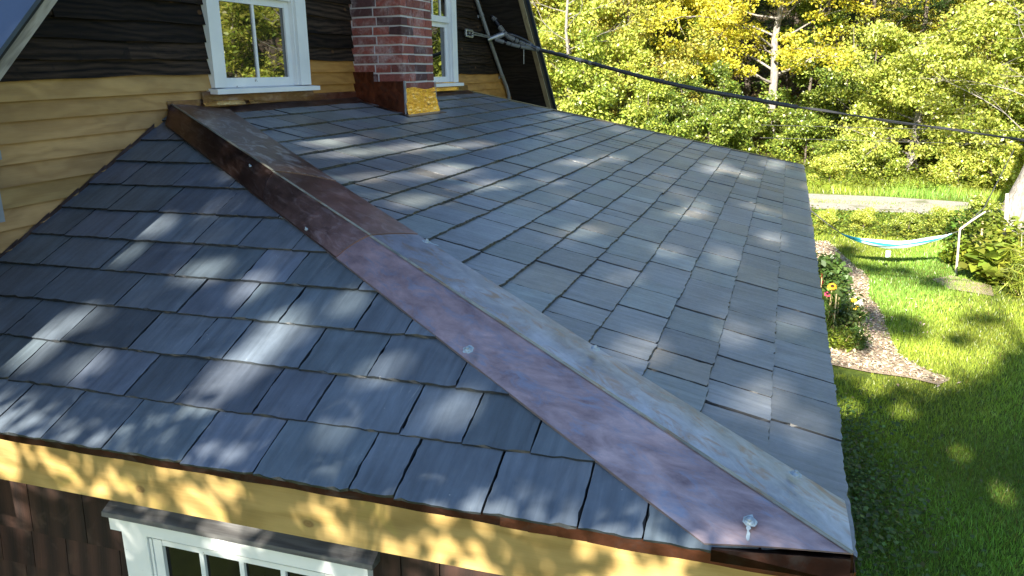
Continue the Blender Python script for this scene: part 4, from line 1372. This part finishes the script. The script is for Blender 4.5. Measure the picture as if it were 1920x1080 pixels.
# ------------------------------------------------------------------ unseen trees behind the viewpoint, crowns cut to shape the dapples on the roof
e_, a_ = SUN_EL, SUN_AZ
SD = np.array(SUN_D); SU = np.array([-math.sin(a_), math.cos(a_), 0]); SV = np.array([math.sin(e_) * math.cos(a_), math.sin(e_) * math.sin(a_), math.cos(e_)])
LIT = [(-0.1, 0.61, -6.96, 4.62, 0.98, -14.77), (-0.54, 0.93, -8.49, -2.73, 0.07, -12.34), (-0.99, 0.72, -10.14, -4.73, -0.92, -13.41), (-0.67, 0.46, -8.07, -3.8, -0.56, -13.27), (-1.26, 0.68, -11.73, -1.12, 0.48, -11.77), (-1.51, 0.53, -10.93, 1.15, -0.19, -9.09), (-1.48, 0.38, -10.5, 0.01, -0.45, -9.44), (-1.44, 0.23, -9.45, -0.77, -0.92, -11.88), (-1.4, 0.12, -9.0, -0.3, -0.58, -11.79), (-1.75, 0.16, -11.78, 0.71, 0.19, -11.8), (-1.93, 0.24, -11.76, -0.31, 0.46, -11.76), (-0.9, 0.29, -11.88, 3.09, 0.42, -12.26), (-0.35, 0.52, -11.91, 3.2, 0.51, -12.32), (-0.47, 1.87, -5.76, 6.4, -15.55, -1.85), (-0.73, 1.83, -2.82, 2.9, -12.98, -1.93), (-0.84, 2.21, -4.83, 4.15, -13.38, -3.23), (-1.05, 1.47, -6.73, 7.06, -14.53, -4.08), (-1.42, 1.68, -3.35, 4.42, -13.84, -3.81), (-2.11, 3.11, -7.35, 1.84, -0.9, -3.14), (-2.34, 1.92, -8.26, 1.63, -2.39, -7.93), (-1.57, 1.97, -8.03, 4.24, -14.29, -4.66), (-3.11, 0.59, -13.49, 1.06, 1.26, -13.47), (-2.47, 3.72, -8.47, 1.24, -1.04, -4.02), (-2.38, 3.07, -9.99, 1.96, -1.15, -5.44), (-1.91, 2.52, -10.84, 3.05, -1.95, -7.45), (-2.43, 1.09, -13.31, 1.13, -0.29, -13.36), (-0.89, 1.34, -9.21, 10.99, -13.61, -4.52), (-0.89, 0.01, -7.62, -0.66, -0.73, -14.4), (-1.36, 0.02, -9.44, 0.23, -0.76, -14.27), (-1.78, 0.05, -9.43, 0.83, -0.73, -14.28), (-2.02, 0.01, -10.39, 1.2, -0.54, -14.32), (-2.71, 0.05, -14.13, 5.78, -0.42, -15.26), (-2.93, 0.1, -12.42, 5.23, -1.12, -15.03), (-3.07, 0.08, -13.99, 6.05, -0.79, -15.23), (-1.16, 1.66, -4.55, 5.82, -14.72, -2.82), (-1.46, 2.58, -3.76, 3.14, -12.45, -3.23), (-2.45, 1.39, -13.14, 2.31, -1.94, -13.2), (-2.09, 1.45, -11.18, 4.63, -14.07, -8.61), (-1.82, 1.34, -7.46, 8.68, -13.45, -4.81), (-2.7, 1.47, -13.77, 2.7, 1.52, -12.19), (-2.87, 1.81, -13.5, 2.19, 0.53, -8.22), (-2.68, 0.69, -13.52, 1.4, 1.28, -13.54), (-2.93, 0.88, -13.63, 2.29, 1.38, -13.75), (-1.38, 1.33, -8.71, 11.0, -13.92, -3.9), (-3.23, 0.49, -13.89, 2.09, 2.38, -13.84), (-1.96, 0.43, -11.94, -6.04, -0.38, -13.38), (-2.27, 0.37, -11.73, -5.76, 0.07, -13.07), (-0.52, 0.76, -10.32, -4.23, -0.32, -12.84), (-0.61, 0.31, -11.27, 3.63, -0.55, -12.18), (-0.6, -0.26, -13.3, 0.98, -0.57, -13.33), (-1.12, -0.26, -13.36, -0.89, -0.36, -13.39), (-1.49, -0.19, -8.74, 1.38, -0.53, -13.41), (-1.93, -0.18, -13.24, 2.64, -0.55, -13.49), (-3.99, 1.33, -6.48, -0.47, -0.64, -13.42), (-4.72, 0.59, -13.59, -3.76, -0.73, -11.95), (-3.46, 1.28, -7.5, 0.31, -0.22, -10.2), (-4.46, 0.93, -13.35, -2.58, -0.1, -13.6), (-3.73, 1.6, -7.49, -0.12, 0.78, -13.32)]
DARK = [(-4.1, 2.84, -0.33, -0.04, -0.02, 0.32), (-3.69, 2.93, -0.18, -0.02, -0.0, 0.36), (-3.69, 4.48, -0.35, -0.0, -0.0, 0.21), (-4.22, 4.47, -0.19, -0.01, -0.01, 0.16), (-3.26, 4.96, -0.25, 0.04, 0.04, 0.93), (-4.69, 4.17, -0.25, 0.04, -0.03, 0.25), (-5.26, 2.22, -0.24, 0.04, -0.1, 0.35), (-3.61, 2.27, -0.12, -0.01, 0.0, 0.15), (-3.29, 2.73, -0.17, -0.01, 0.02, 0.4), (-5.17, 3.19, -0.27, 0.01, -0.05, 0.2), (-4.79, 2.64, -0.22, -0.01, -0.03, 0.14)]
BND = np.array([[-3.22, 1.76], [-3.62, 1.62], [-4.05, 1.51], [-4.39, 1.62], [-4.93, 1.94], [-5.52, 2.61], [-7.5, 3.2], [-9, 3.4]])[::-1]
def shade_leaves():
    n = 135000
    u = rng.uniform(-9.0, 1.6, n); v = rng.uniform(-2.7, 5.4, n)
    wob = .55 * np.sin(u * 17 + 3 * np.sin(v * 13)) * np.sin(v * 19 + 2 * np.sin(u * 23)) + .3 * np.sin(u * 41 + v * 37)
    veave = .13 + .468 * (u + 3.39) / .08 + .25
    dark = (u >= -3.42) & (v <= np.minimum(veave, 5.3)) | ((u < -3.2) & (v < np.interp(u, BND[:, 0], BND[:, 1]) + rng.normal(0, .10, n) + .28 * wob))
    keep = dark.copy()
    soft = np.sin(u * 5.1 + 1.3 * np.sin(v * 4.3)) * np.sin(v * 6.7 + 1.7 * np.sin(u * 3.9) + .8)
    keep &= ~((soft > .62) & (v > .28) & (u > -3.42) & (rng.random(n) < .72))
    for (cu, cv, a, b, c, d) in LIT:
        x = a * (u - cu) + b * (v - cv); y = c * (u - cu) + d * (v - cv)
        keep &= ~((x * x + y * y) < rng.uniform(.75, 1.15, n) * (1 + .7 * wob))
    keep &= ~((u > -3.42) & (v < .15) & (v > -.17))       # left to the nearer sapling
    bl = np.zeros(n, bool)
    for (cu, cv, a, b, c, d) in DARK:
        det = a * d - b * c
        x = (d * (u - cu) - c * (v - cv)) / det; y = (-b * (u - cu) + a * (v - cv)) / det
        bl |= (x * x + y * y) < rng.uniform(.3, 1.2, n) * (1 + 1.1 * wob)
    k = (keep & (rng.random(n) < .85)) | (bl & ~keep & (rng.random(n) < .42))
    u, v = u[k], v[k]
    # depth along the sun direction: crowns stand 7 to 11 m up-sun of the roof
    w = -12.5 + rng.normal(0, 1.0, len(u)) - 0.8 * np.sin(u * 1.3)
    P = SU[None, :] * u[:, None] + SV[None, :] * v[:, None]
    P = P + SD[None, :] * ((w - P[:, 0]) / SD[0])[:, None]
    return P[P[:, 2] > ZG + .5]
SP = shade_leaves()
tk = np.array([(-13.9, 2.4), (-13.3, -0.8), (-14.0, -4.4), (-13.6, -7.2)])
who = np.argmin(np.abs(SP[:, 1][:, None] + rng.normal(0, .35, (len(SP), 1)) - tk[None, :, 1]), axis=1)
for i in range(4):
    Q = SP[who == i]
    x, y = tk[i]
    t = empty('shade_tree', (x, y, ZG), 'tall leafy tree out of view up-sun of the lean-to, crown cut to dapple its slates', 'tree', 'trees that dapple the roof', local=True)
    me = leaf_mesh('crown', Q - np.array([x, y, ZG]), .15 * rng.uniform(.7, 1.2, len(Q)), vary(GREEN, len(Q)), nrm=-SD * .9)
    o = bpy.data.objects.new('crown', me); col.objects.link(o); o.parent = t
    top = Q[:, 2].max() - ZG
    mt = MB()
    mt.tube([(0, 0, 0), (.05, .03, top * .5), (0, 0, top * .9)], [.17, .12, .03], 8)
    # thin limbs out to leaf clusters
    sel = Q[rng.integers(0, len(Q), 26)]
    for q in sel:
        z0 = max(.8, (q[2] - ZG) * .72)
        mt.tube([(0, 0, z0), tuple((q - np.array([x, y, ZG])) * np.array([.5, .5, 1]) + np.array([0, 0, -.25])), tuple(q - np.array([x, y, ZG]))], [.03, .018, .006], 4, cap=False)
    ob = mt.build('trunk', 'brown_bark', None, smooth=True)
    ob.parent = t

# an unseen sapling added closer in throws crisp leaf shadows along the fascia
def near_sapling():
    P = []
    for k in range(92):
        cu, cv = rng.uniform(-3.45, .15), rng.uniform(-.22, .20)
        m_ = rng.integers(8, 20)
        uu = cu + rng.normal(0, .075, m_); vv = cv + rng.normal(0, .055, m_)
        w = -4.6 + rng.normal(0, .35) + rng.normal(0, .05, m_)
        Q = SU[None, :] * uu[:, None] + SV[None, :] * vv[:, None]
        P.append(Q + SD[None, :] * ((w - Q[:, 0]) / SD[0])[:, None])
    C = [p.mean(0) for p in P]
    P = np.concatenate(P)
    o0 = np.array([-4.9, -1.7, ZG])
    t = empty('shade_sapling', tuple(o0), 'slender unseen sapling added before the eave to dapple the pine fascia', 'sapling', None, local=True)
    o = bpy.data.objects.new('crown', leaf_mesh('crown', P - o0, .085 * rng.uniform(.7, 1.25, len(P)), vary(GREEN, len(P)), nrm=-SD * .8)); col.objects.link(o); o.parent = t
    mt = MB()
    mt.tube([(0, 0, 0), (.04, .02, 2.2), (0, 0, 4.3)], [.06, .045, .015], 8)
    for c in C[::2]:
        q = c - o0
        mt.tube([(0.02, 0.01, max(.8, q[2] - .7 - .25 * abs(q[1]))), tuple(q * np.array([.5, .5, 1]) + np.array([0, 0, -.25])), tuple(q)], [.014, .009, .003], 4, cap=False)
    ob = mt.build('trunk', 'brown_bark', None, smooth=True); ob.parent = t
near_sapling()

# ------------------------------------------------------------------ grass, chips and ground cover (uncountable)
def blades(name, x, y, z, h, w, cols, lean=0.45):
    n = len(x)
    az = rng.uniform(0, 2 * math.pi, n)
    dx, dy = np.cos(az), np.sin(az)
    la = rng.uniform(0, 2 * math.pi, n); lm = np.abs(rng.normal(0, lean, n)) * h
    v = np.empty((n, 3, 3), np.float32)
    v[:, 0] = np.stack([x - dx * w, y - dy * w, z], 1)
    v[:, 1] = np.stack([x + dx * w, y + dy * w, z], 1)
    v[:, 2] = np.stack([x + np.cos(la) * lm, y + np.sin(la) * lm, z + h], 1)
    return raw_mesh(name, v, np.arange(n * 3).reshape(n, 3), 3, np.repeat(cols, 3, axis=0), 'leaf')
def grass_field():
    X = []; Y = []
    for x0, x1, y0, y1, dn in ((3, 6.5, -8, -3.3, 4200), (6.5, 11, -8, -3.3, 2700), (11, 16, -9.5, -3.3, 1300), (16, 21, -11, -2.5, 520), (21, 23, -12, -2.5, 420), (23, 28, -14, 2, 240), (3, 9, -14, -8, 150), (9, 20, -16, -9.5, 120)):
        k = int((x1 - x0) * (y1 - y0) * dn)
        X.append(rng.uniform(x0, x1, k)); Y.append(rng.uniform(y0, y1, k))
    X = np.concatenate(X); Y = np.concatenate(Y)
    inp = np.array([inpath(a, b) for a, b in zip(X[::1], Y[::1])]) if len(X) < 1 else None
    # vectorised point-in-polygon for the path, its edge ragged where the grass creeps over it
    X0, Y0 = X, Y
    X = X + rng.normal(0, .07, len(X)); Y = Y + rng.normal(0, .06, len(Y))
    c = np.zeros(len(X), bool)
    j = len(PATH) - 1
    for i in range(len(PATH)):
        (xi, yi), (xj, yj) = PATH[i], PATH[j]
        if yi != yj: c ^= ((yi > Y) != (yj > Y)) & (X < (xj - xi) * (Y - yi) / (yj - yi) + xi)
        j = i
    X, Y = X0, Y0
    rl = np.interp(-Y, [-p[1] for p in road_r], [p[0] for p in road_r]); rh = np.interp(-Y, [-p[1] for p in road_l], [p[0] for p in road_l])
    mid = (rl + rh) / 2
    road = (X > rl - .1) & (X < rh + .1) & ~((np.abs(X - mid) < .35) & (rng.random(len(X)) < .5))
    ok = ~c & ~road & ~((X > 8) & (X < 12.6) & (Y > -4.35))
    X, Y = X[ok], Y[ok]
    far = np.clip((X - 4) / 16, 0, 1)
    pn = np.sin(X * 1.7 + np.sin(Y * 2.1)) * np.sin(Y * 1.9 + 1.3 * np.sin(X * .9))
    h = (.034 + .02 * rng.random(len(X))) * (1 + .3 * pn) * (1 + .5 * far)
    h[X > 23] *= 3.2
    w = (.0028 + .0065 * far) * rng.uniform(.7, 1.4, len(X))
    base = np.array([0.23, 0.36, 0.05])[None, :] * (1 + .34 * pn[:, None]) * (1 + np.array([.22, .0, -.1])[None, :] * np.sin(X * .8 + 1.4 * np.sin(Y * 1.1))[:, None]) + np.array([.05, .03, .0])[None, :] * rng.random((len(X), 1))
    cols = base * np.exp(rng.normal(0, .22, (len(X), 1)))
    yel = rng.random(len(X)) < .06
    cols[yel] = np.array([.26, .22, .06])
    Z = np.array([gz(a, b) for a, b in zip(X, Y)])
    me = blades('grass', X, Y, Z, h, w, cols)
    tag(link('grass', me), 'mown green lawn grass with a few straw-coloured blades', 'grass', kind='stuff')
grass_field()
def leafy_cover(name, n, fx, fy, fz, size, colr, label, alt=None, pa=0, flat=1.2):
    X, Y = fx(n), fy(n)
    Z = np.array([gz(a, b) for a, b in zip(X, Y)]) + fz(n)
    me = leaf_mesh(name, np.stack([X, Y, Z], 1), size * rng.uniform(.5, 1.3, n), vary(colr, n, .28, alt, pa), flat=flat, aspect=.75)
    tag(link(name, me), label, 'ground cover', kind='stuff')
leafy_cover('weeds', 9000, lambda n: rng.triangular(3.6, 4.6, 7.2, n), lambda n: -3.45 - np.abs(rng.normal(0, .42, n)), lambda n: np.abs(rng.normal(.12, .11, n)), .042, (0.10, 0.165, 0.035), 'broad-leaved weeds and clover below the near eave', (.12, .13, .04), .15)
leafy_cover('undergrowth', 26000, lambda n: rng.uniform(24.2, 31, n), lambda n: rng.uniform(-14, 1.5, n), lambda n: np.abs(rng.normal(.22, .2, n)), .09, (0.19, 0.22, 0.025), 'waist-high herbs and brambles between the gravel road and the wood', (.10, .14, .02), .35)
leafy_cover('undergrowth', 9000, lambda n: rng.uniform(16.7, 20.1, n), lambda n: rng.uniform(-8.2, -3.4, n), lambda n: np.abs(rng.normal(.05, .08, n)) , .07, (0.18, 0.21, 0.025), 'weedy strip between the hammock and the gravel road', (.08, .12, .02), .35)
leafy_cover('woodland_floor', 40000, lambda n: rng.uniform(31, 62, n), lambda n: rng.uniform(-20, 16, n), lambda n: np.abs(rng.normal(.3, .35, n)), .16, (0.10, 0.13, 0.02), 'ferns and seedlings covering the wooded slope', (.14, .10, .04), .25)
def chips():
    n = 15000
    X = rng.uniform(7.7, 16, n); Y = rng.uniform(-5.3, -3.4, n)
    c = np.zeros(n, bool); j = len(PATH) - 1
    for i in range(len(PATH)):
        (xi, yi), (xj, yj) = PATH[i], PATH[j]
        if yi != yj: c ^= ((yi > Y) != (yj > Y)) & (X < (xj - xi) * (Y - yi) / (yj - yi) + xi)
        j = i
    fr = rng.random(n) < .02
    k = c | (fr & (X < 12) & (Y < -4.3))
    X, Y = X[k], Y[k]; n = len(X)
    cols = vary((.56, .46, .33), n, .22, (.30, .22, .15), .3)
    me = leaf_mesh('wood_chips', np.stack([X, Y, ZG + .045 + .02 * rng.random(n)], 1), .055 * rng.uniform(.4, 1.4, n), cols, 'chip', flat=1.6, aspect=.35)
    tag(link('wood_chips', me), 'pale bark chips spread over the garden path', 'wood chips', kind='stuff')
chips()

# ------------------------------------------------------------------ garden plants and things on the lawn
def bush(name, x, y, r, h, n, leaf, colr, label, cat='plant', alt=None, pa=0, group=None, flat=.6, aspect=.6):
    t = empty(name, (x, y, ZG), label, cat, group, local=True)
    g = rng.normal(0, 1, (n, 3)); g /= np.linalg.norm(g, axis=1, keepdims=True)
    g *= rng.random((n, 1)) ** .4
    lump = 1 + .25 * np.sin(5 * np.arctan2(g[:, 1], g[:, 0]) + x) 
    P = np.stack([g[:, 0] * r * lump, g[:, 1] * r * lump, h * .5 + g[:, 2] * h * .5], 1)
    o = bpy.data.objects.new('foliage', leaf_mesh('foliage', P, leaf * rng.uniform(.6, 1.3, n), vary(colr, n, .24, alt, pa), flat=flat, aspect=aspect)); col.objects.link(o); o.parent = t
    m = MB()
    for k in range(9):
        q = P[rng.integers(0, n)]
        m.tube([(q[0] * .1, q[1] * .1, 0), (q[0] * .5, q[1] * .5, q[2] * .6), tuple(q)], [.008, .006, .003], 4, cap=False)
    ob = m.build('stem', 'bamboo', None); ob.parent = t
    return t
bush('marigold_bush', 8.95, -4.06, .20, .34, 900, .055, (.16, .21, .02), 'round bright green bush at the near end of the flower bed', aspect=.35)
bush('basil_bush', 9.0, -4.24, .17, .34, 800, .05, (.06, .11, .015), 'round deep green bush at the corner of the bark path', aspect=.4)
bush('flower_bed_plant', 9.7, -4.08, .34, .5, 1100, .06, (.07, .11, .02), 'bluish green leafy clump behind the two round bushes', alt=(.1, .14, .05), pa=.3)
bush('flower_bed_plant', 9.6, -3.9, .2, .62, 260, .2, (.09, .16, .02), 'strappy upright leaves against the eave', flat=0, aspect=.1)
bush('flower_bed_plant', 10.35, -4.06, .32, .6, 900, .065, (.075, .12, .02), 'leafy clump at the foot of the garden stakes', alt=(.3, .12, .02), pa=.02)
bush('flower_bed_plant', 11.0, -4.02, .3, .6, 700, .09, (.06, .11, .02), 'broad-leaved clump behind the garden stakes')
bush('flower_bed_plant', 11.7, -4.0, .3, .7, 500, .12, (.07, .12, .025), 'large-leaved clump beyond the garden stakes')
bush('flower_bed_plant', 12.7, -3.9, .35, .5, 500, .09, (.09, .13, .03), 'sparse leafy clump at the far end of the flower bed')
bush('daisy_clump', 10.2, -4.26, .15, .3, 420, .06, (.10, .16, .02), 'airy clump carrying yellow daisies beside the bark path', flat=.2, aspect=.25)

def flower(name, x, y, h, r, petal, heart, label, npet=14, nleaf=4, tilt=(-.6, .0)):
    t = empty(name, (x, y, ZG), label, 'flower', None, local=True)
    m = MB(); m.tube([(0, 0, 0), (.01, .01, h * .6), (0, 0, h)], [.009, .007, .005], 5)
    ob = m.build('stem', 'bamboo', None); ob.parent = t; 
    nrm = Vector((tilt[0], tilt[1], 1)).normalized()
    a = nrm.cross(Vector((0, 1, 0))).normalized(); b = nrm.cross(a)
    c = Vector((0, 0, h))
    m = MB()
    for k in range(npet):
        w = 2 * math.pi * k / npet + random.uniform(-.1, .1)
        d = a * math.cos(w) + b * math.sin(w); e = a * -math.sin(w) + b * math.cos(w)
        rr = r * random.uniform(.85, 1.1)
        m.poly([c + d * r * .25 - e * r * .07, c + d * rr * .7 - e * r * .17 + nrm * .01, c + d * rr - nrm * .01, c + d * rr * .7 + e * r * .17 + nrm * .01, c + d * r * .25 + e * r * .07], petal)
    ob = m.build('petals', 'petal', None); ob.parent = t
    m = MB()
    ring = [[c + (a * math.cos(6.283 * k / 10) + b * math.sin(6.283 * k / 10)) * r * q + nrm * hh for k in range(10)] for q, hh in ((.36, .004), (.3, .016), (.12, .024))]
    for r0, r1 in zip(ring, ring[1:]):
        for k in range(10): m.poly([r0[k], r0[(k + 1) % 10], r1[(k + 1) % 10], r1[k]], heart)
    m.poly(ring[-1], heart)
    ob = m.build('flower_heart', 'petal', None); ob.parent = t
    if nleaf:
        P = np.array([(random.uniform(-.12, .12), random.uniform(-.12, .12), h * random.uniform(.35, .9)) for _ in range(nleaf)])
        o = bpy.data.objects.new('leaf', leaf_mesh('leaf', P, np.full(nleaf, .2), vary((.10, .15, .03), nleaf, .15), aspect=.8)); col.objects.link(o); o.parent = t
flower('sunflower', 9.6, -3.93, .70, .07, (.62, .30, .02), (.03, .012, .008), 'sunflower with a dark heart standing above the flower bed', 18, 9)
flower('daisy', 10.2, -4.27, .36, .055, (.70, .52, .03), (.6, .4, .03), 'yellow daisy, the highest of three over the bark path', 12, 2)
flower('daisy', 10.1, -4.20, .28, .045, (.70, .50, .03), (.6, .4, .03), 'yellow daisy, the lowest and leftmost of three over the bark path', 12, 2)
flower('daisy', 10.15, -4.30, .27, .05, (.70, .46, .03), (.55, .35, .03), 'deep yellow daisy, rightmost of three over the bark path', 12, 2)
flower('zinnia', 9.8, -3.89, .53, .055, (.50, .06, .12), (.3, .05, .05), 'pink zinnia in the flower bed close to the slate eave', 16, 2)
flower('zinnia', 9.6, -3.97, .30, .045, (.70, .18, .02), (.5, .15, .02), 'orange zinnia low down beside the garden stakes', 14, 3)
m = MB()
for k in range(30):
    zz = random.random()
    w = random.random() * 6.28; q = .035 * (1.1 - zz)
    c = Vector((10.4 + math.cos(w) * q, -3.83 + math.sin(w) * q, ZG + .44 + zz * .22))
    m.poly([c, c + Vector((.016, .008, .016)), c + Vector((.0, .016, .035)), c + Vector((-.016, .0, .016))], (.5, .02, .04))
sv = empty('red_salvia', (10.4, -3.83, ZG), 'red flower spike at the edge of the slate eave', 'flower')
m.build('petals', 'petal', sv)
m = MB(); m.tube([(10.4, -3.83, ZG), (10.4, -3.83, ZG + .62)], .005, 5); m.build('stem', 'bamboo', sv)
for x, y, h, lb in ((9.5, -3.985, .62, 'taller pale garden stake in the flower bed'), (9.6, -4.03, .55, 'shorter pale garden stake in the flower bed')):
    m = MB(); m.tube([(x, y, ZG), (x + .01, y, ZG + h)], .010, 6)
    tag(m.build('garden_stake', 'bamboo'), lb, 'stake')
def stone(x, y, r, h, label, seed):
    q = random.Random(seed)
    bm = MB()
    n, mm = 12, 6
    rows = []
    for j in range(mm + 1):
        th = math.pi / 2 * j / mm
        rows.append([Vector((x + math.cos(6.283 * k / n) * r * math.cos(th) * q.uniform(.86, 1.1), y + math.sin(6.283 * k / n) * r * .8 * math.cos(th) * q.uniform(.86, 1.1), ZG + h * math.sin(th) * q.uniform(.9, 1.05))) for k in range(n)])
    for r0, r1 in zip(rows, rows[1:]):
        for k in range(n): bm.poly([r0[k], r0[(k + 1) % n], r1[(k + 1) % n], r1[k]])
    tag(bm.build('stone', 'stone'), label, 'stone')
stone(11.2, -4.40, .15, .16, 'largest pale rounded stone beside the bark path', 1)
stone(12.1, -4.28, .09, .14, 'pale stone under the yellow daisies', 2)
stone(11.55, -4.32, .08, .10, 'small pale stone between two larger stones by the bark path', 3)
stone(10.75, -4.33, .08, .08, 'small pale stone nearest the leafy clump on the bark path', 4)

# hammock
hm = empty('hammock', (13.7, -5.1, ZG), 'teal and pale hammock slung low over the lawn', 'hammock')
E0, E1 = Vector((13.7, -4.27, -1.79)), Vector((13.7, -6.05, -1.70))
sag = 0.27
def hammock_cloth():
    n, mm = 26, 10
    rows = []
    for i in range(n + 1):
        t = i / n
        c = E0.lerp(E1, t); c.z -= sag * math.sin(math.pi * t) ** .8
        w = .012 + .13 * math.sin(math.pi * t) ** .7
        row = []
        for j in range(mm + 1):
            a = -1 + 2 * j / mm
            row.append(c + Vector((a * w, 0, .11 * a * a * math.sin(math.pi * t) ** .7 + .008 * math.sin(a * 9 + t * 14))))
        rows.append(row)
    return rows
rows = hammock_cloth()
for j0, j1, mat, nm in ((0, 1, 'hammock_teal', 'teal_cloth'), (1, 10, 'hammock_pale', 'pale_cloth')):
    m = MB()
    for i in range(26):
        for j in (range(0, 10) if (i < 5 and j0 == 0) else () if i < 5 else range(j0, j1)):
            m.poly([rows[i][j], rows[i + 1][j], rows[i + 1][j + 1], rows[i][j + 1]])
    m.build(nm, mat, hm, smooth=True)
m = MB()
for i in range(8):
    m.poly([(13.55 + random.uniform(-.02, .02), -5.02 - .025 * (i % 3), -2.03 - .012 * i), (13.56, -5.10, -2.04 - .012 * i), (13.58, -5.08, -2.10 - .008 * i), (13.56, -5.02, -2.10 - .008 * i)])
m.build('stuff_sack', 'hammock_pale', hm)
PL = Vector((13.9, -3.72, -1.42)); PRr = Vector((13.75, -6.17, -1.66))
m = MB(); m.tube([PL, PL.lerp(E0, .5) + Vector((0, 0, -.015)), E0], .011, 6); m.build('rope', 'rope_dark', hm)
m = MB(); m.tube([E1, PRr, Vector((14.2, -6.6, -1.30)), Vector((17.6, -7.72, -.6))], .009, 6); m.build('rope', 'rope_dark', hm)
m = MB(); m.tube([(13.95, -3.70, ZG), (13.93, -3.70, -1.36)], .035, 8)
tag(m.build('hammock_post', 'brown_bark'), 'short dark post at the left end of the hammock', 'post')
pp = empty('pole_support', (13.7, -6.18, ZG), 'pale pole with a slanting rail at the right end of the hammock', 'post')
m = MB(); m.tube([(13.7, -6.2, ZG), (13.72, -6.17, -1.62)], [.020, .017], 8); m.build('post', 'pale_pole', pp)
m = MB(); m.tube([(13.72, -6.165, -1.63), (13.78, -6.34, -1.48), (13.9, -6.56, -1.33)], [.018, .017, .014], 8); m.build('rail', 'pale_pole', pp)
m = MB(); m.tube([(14.6, -7.05, ZG), (14.55, -7.06, -1.7), (14.62, -7.02, -1.10)], [.045, .038, .03], 8)
tag(m.build('fence_post', 'pale_pole'), 'bleached upright pole in front of the leaning tree', 'post')
m = MB(); m.tube([(15.2, -6.85, ZG), (15.2, -6.82, -1.72)], [.024, .018], 7)
tag(m.build('fence_post', 'bamboo'), 'thin pole between the hammock and the leaning tree', 'post')
# right-hand garden
GG = 'tall garden plants at the right edge of the lawn'
for x, y, r, h, n, lf, c, lb, asp, fl in ((14.2, -6.95, .55, .95, 800, .13, (.20, .24, .03), 'tall leafy plants round the bleached pole', .7, .8), (13.2, -6.75, .45, .7, 420, .26, (.20, .25, .03), 'large-leaved squash plant at the lawn edge', .85, 1.2),
        (12.9, -7.15, .5, .85, 900, .32, (.24, .27, .03), 'clump of tall arching grass at the right edge of the lawn', .05, -.2), (12.3, -6.95, .4, .75, 700, .3, (.22, .26, .03), 'nearer clump of arching grass at the right edge', .05, -.2), (15.3, -7.0, .5, .95, 700, .12, (.17, .22, .03), 'leafy weeds under the leaning tree', .7, .8), (16.3, -6.9, .5, .8, 700, .10, (.08, .14, .02), 'dark green weeds beside the slanting rail', .7, .8),
        (14.5, -6.35, .3, .5, 500, .10, (.17, .22, .02), 'low bright weeds at the foot of the pole support', .7, .8), (13.6, -7.6, .6, 1.0, 800, .14, (.21, .25, .03), 'tall leafy plants at the far right', .7, .8), (11.9, -7.7, .5, .8, 900, .2, (.2, .24, .03), 'weedy clump right of the arching grass', .3, .2)):
    bush('garden_plant', x, y, r, h, n, lf, c, lb, 'plant', group=None, flat=fl, aspect=asp)
m = MB()
m.poly([(x, y, ZG + .03) for x, y in ((12.6, -5.9), (13.2, -5.75), (13.6, -6.1), (13.0, -6.6), (12.3, -6.5))])
tag(m.build('garden_bed', 'mulch'), kind='structure')
# two thin wires crossing in front of the wood
for z0, z1, lb in ((-.62, -.74, 'upper of two thin wires stretched before the wood'), (-1.02, -1.13, 'lower of two thin wires stretched before the wood')):
    m = MB()
    m.tube([(25.6, -2.4 + 0.0, z0), (25.4, -6, z0 - .06), (25.0, -13, z1)], .008, 5)
    tag(m.build('thin_wire', 'rope_dark'), lb, 'wire')
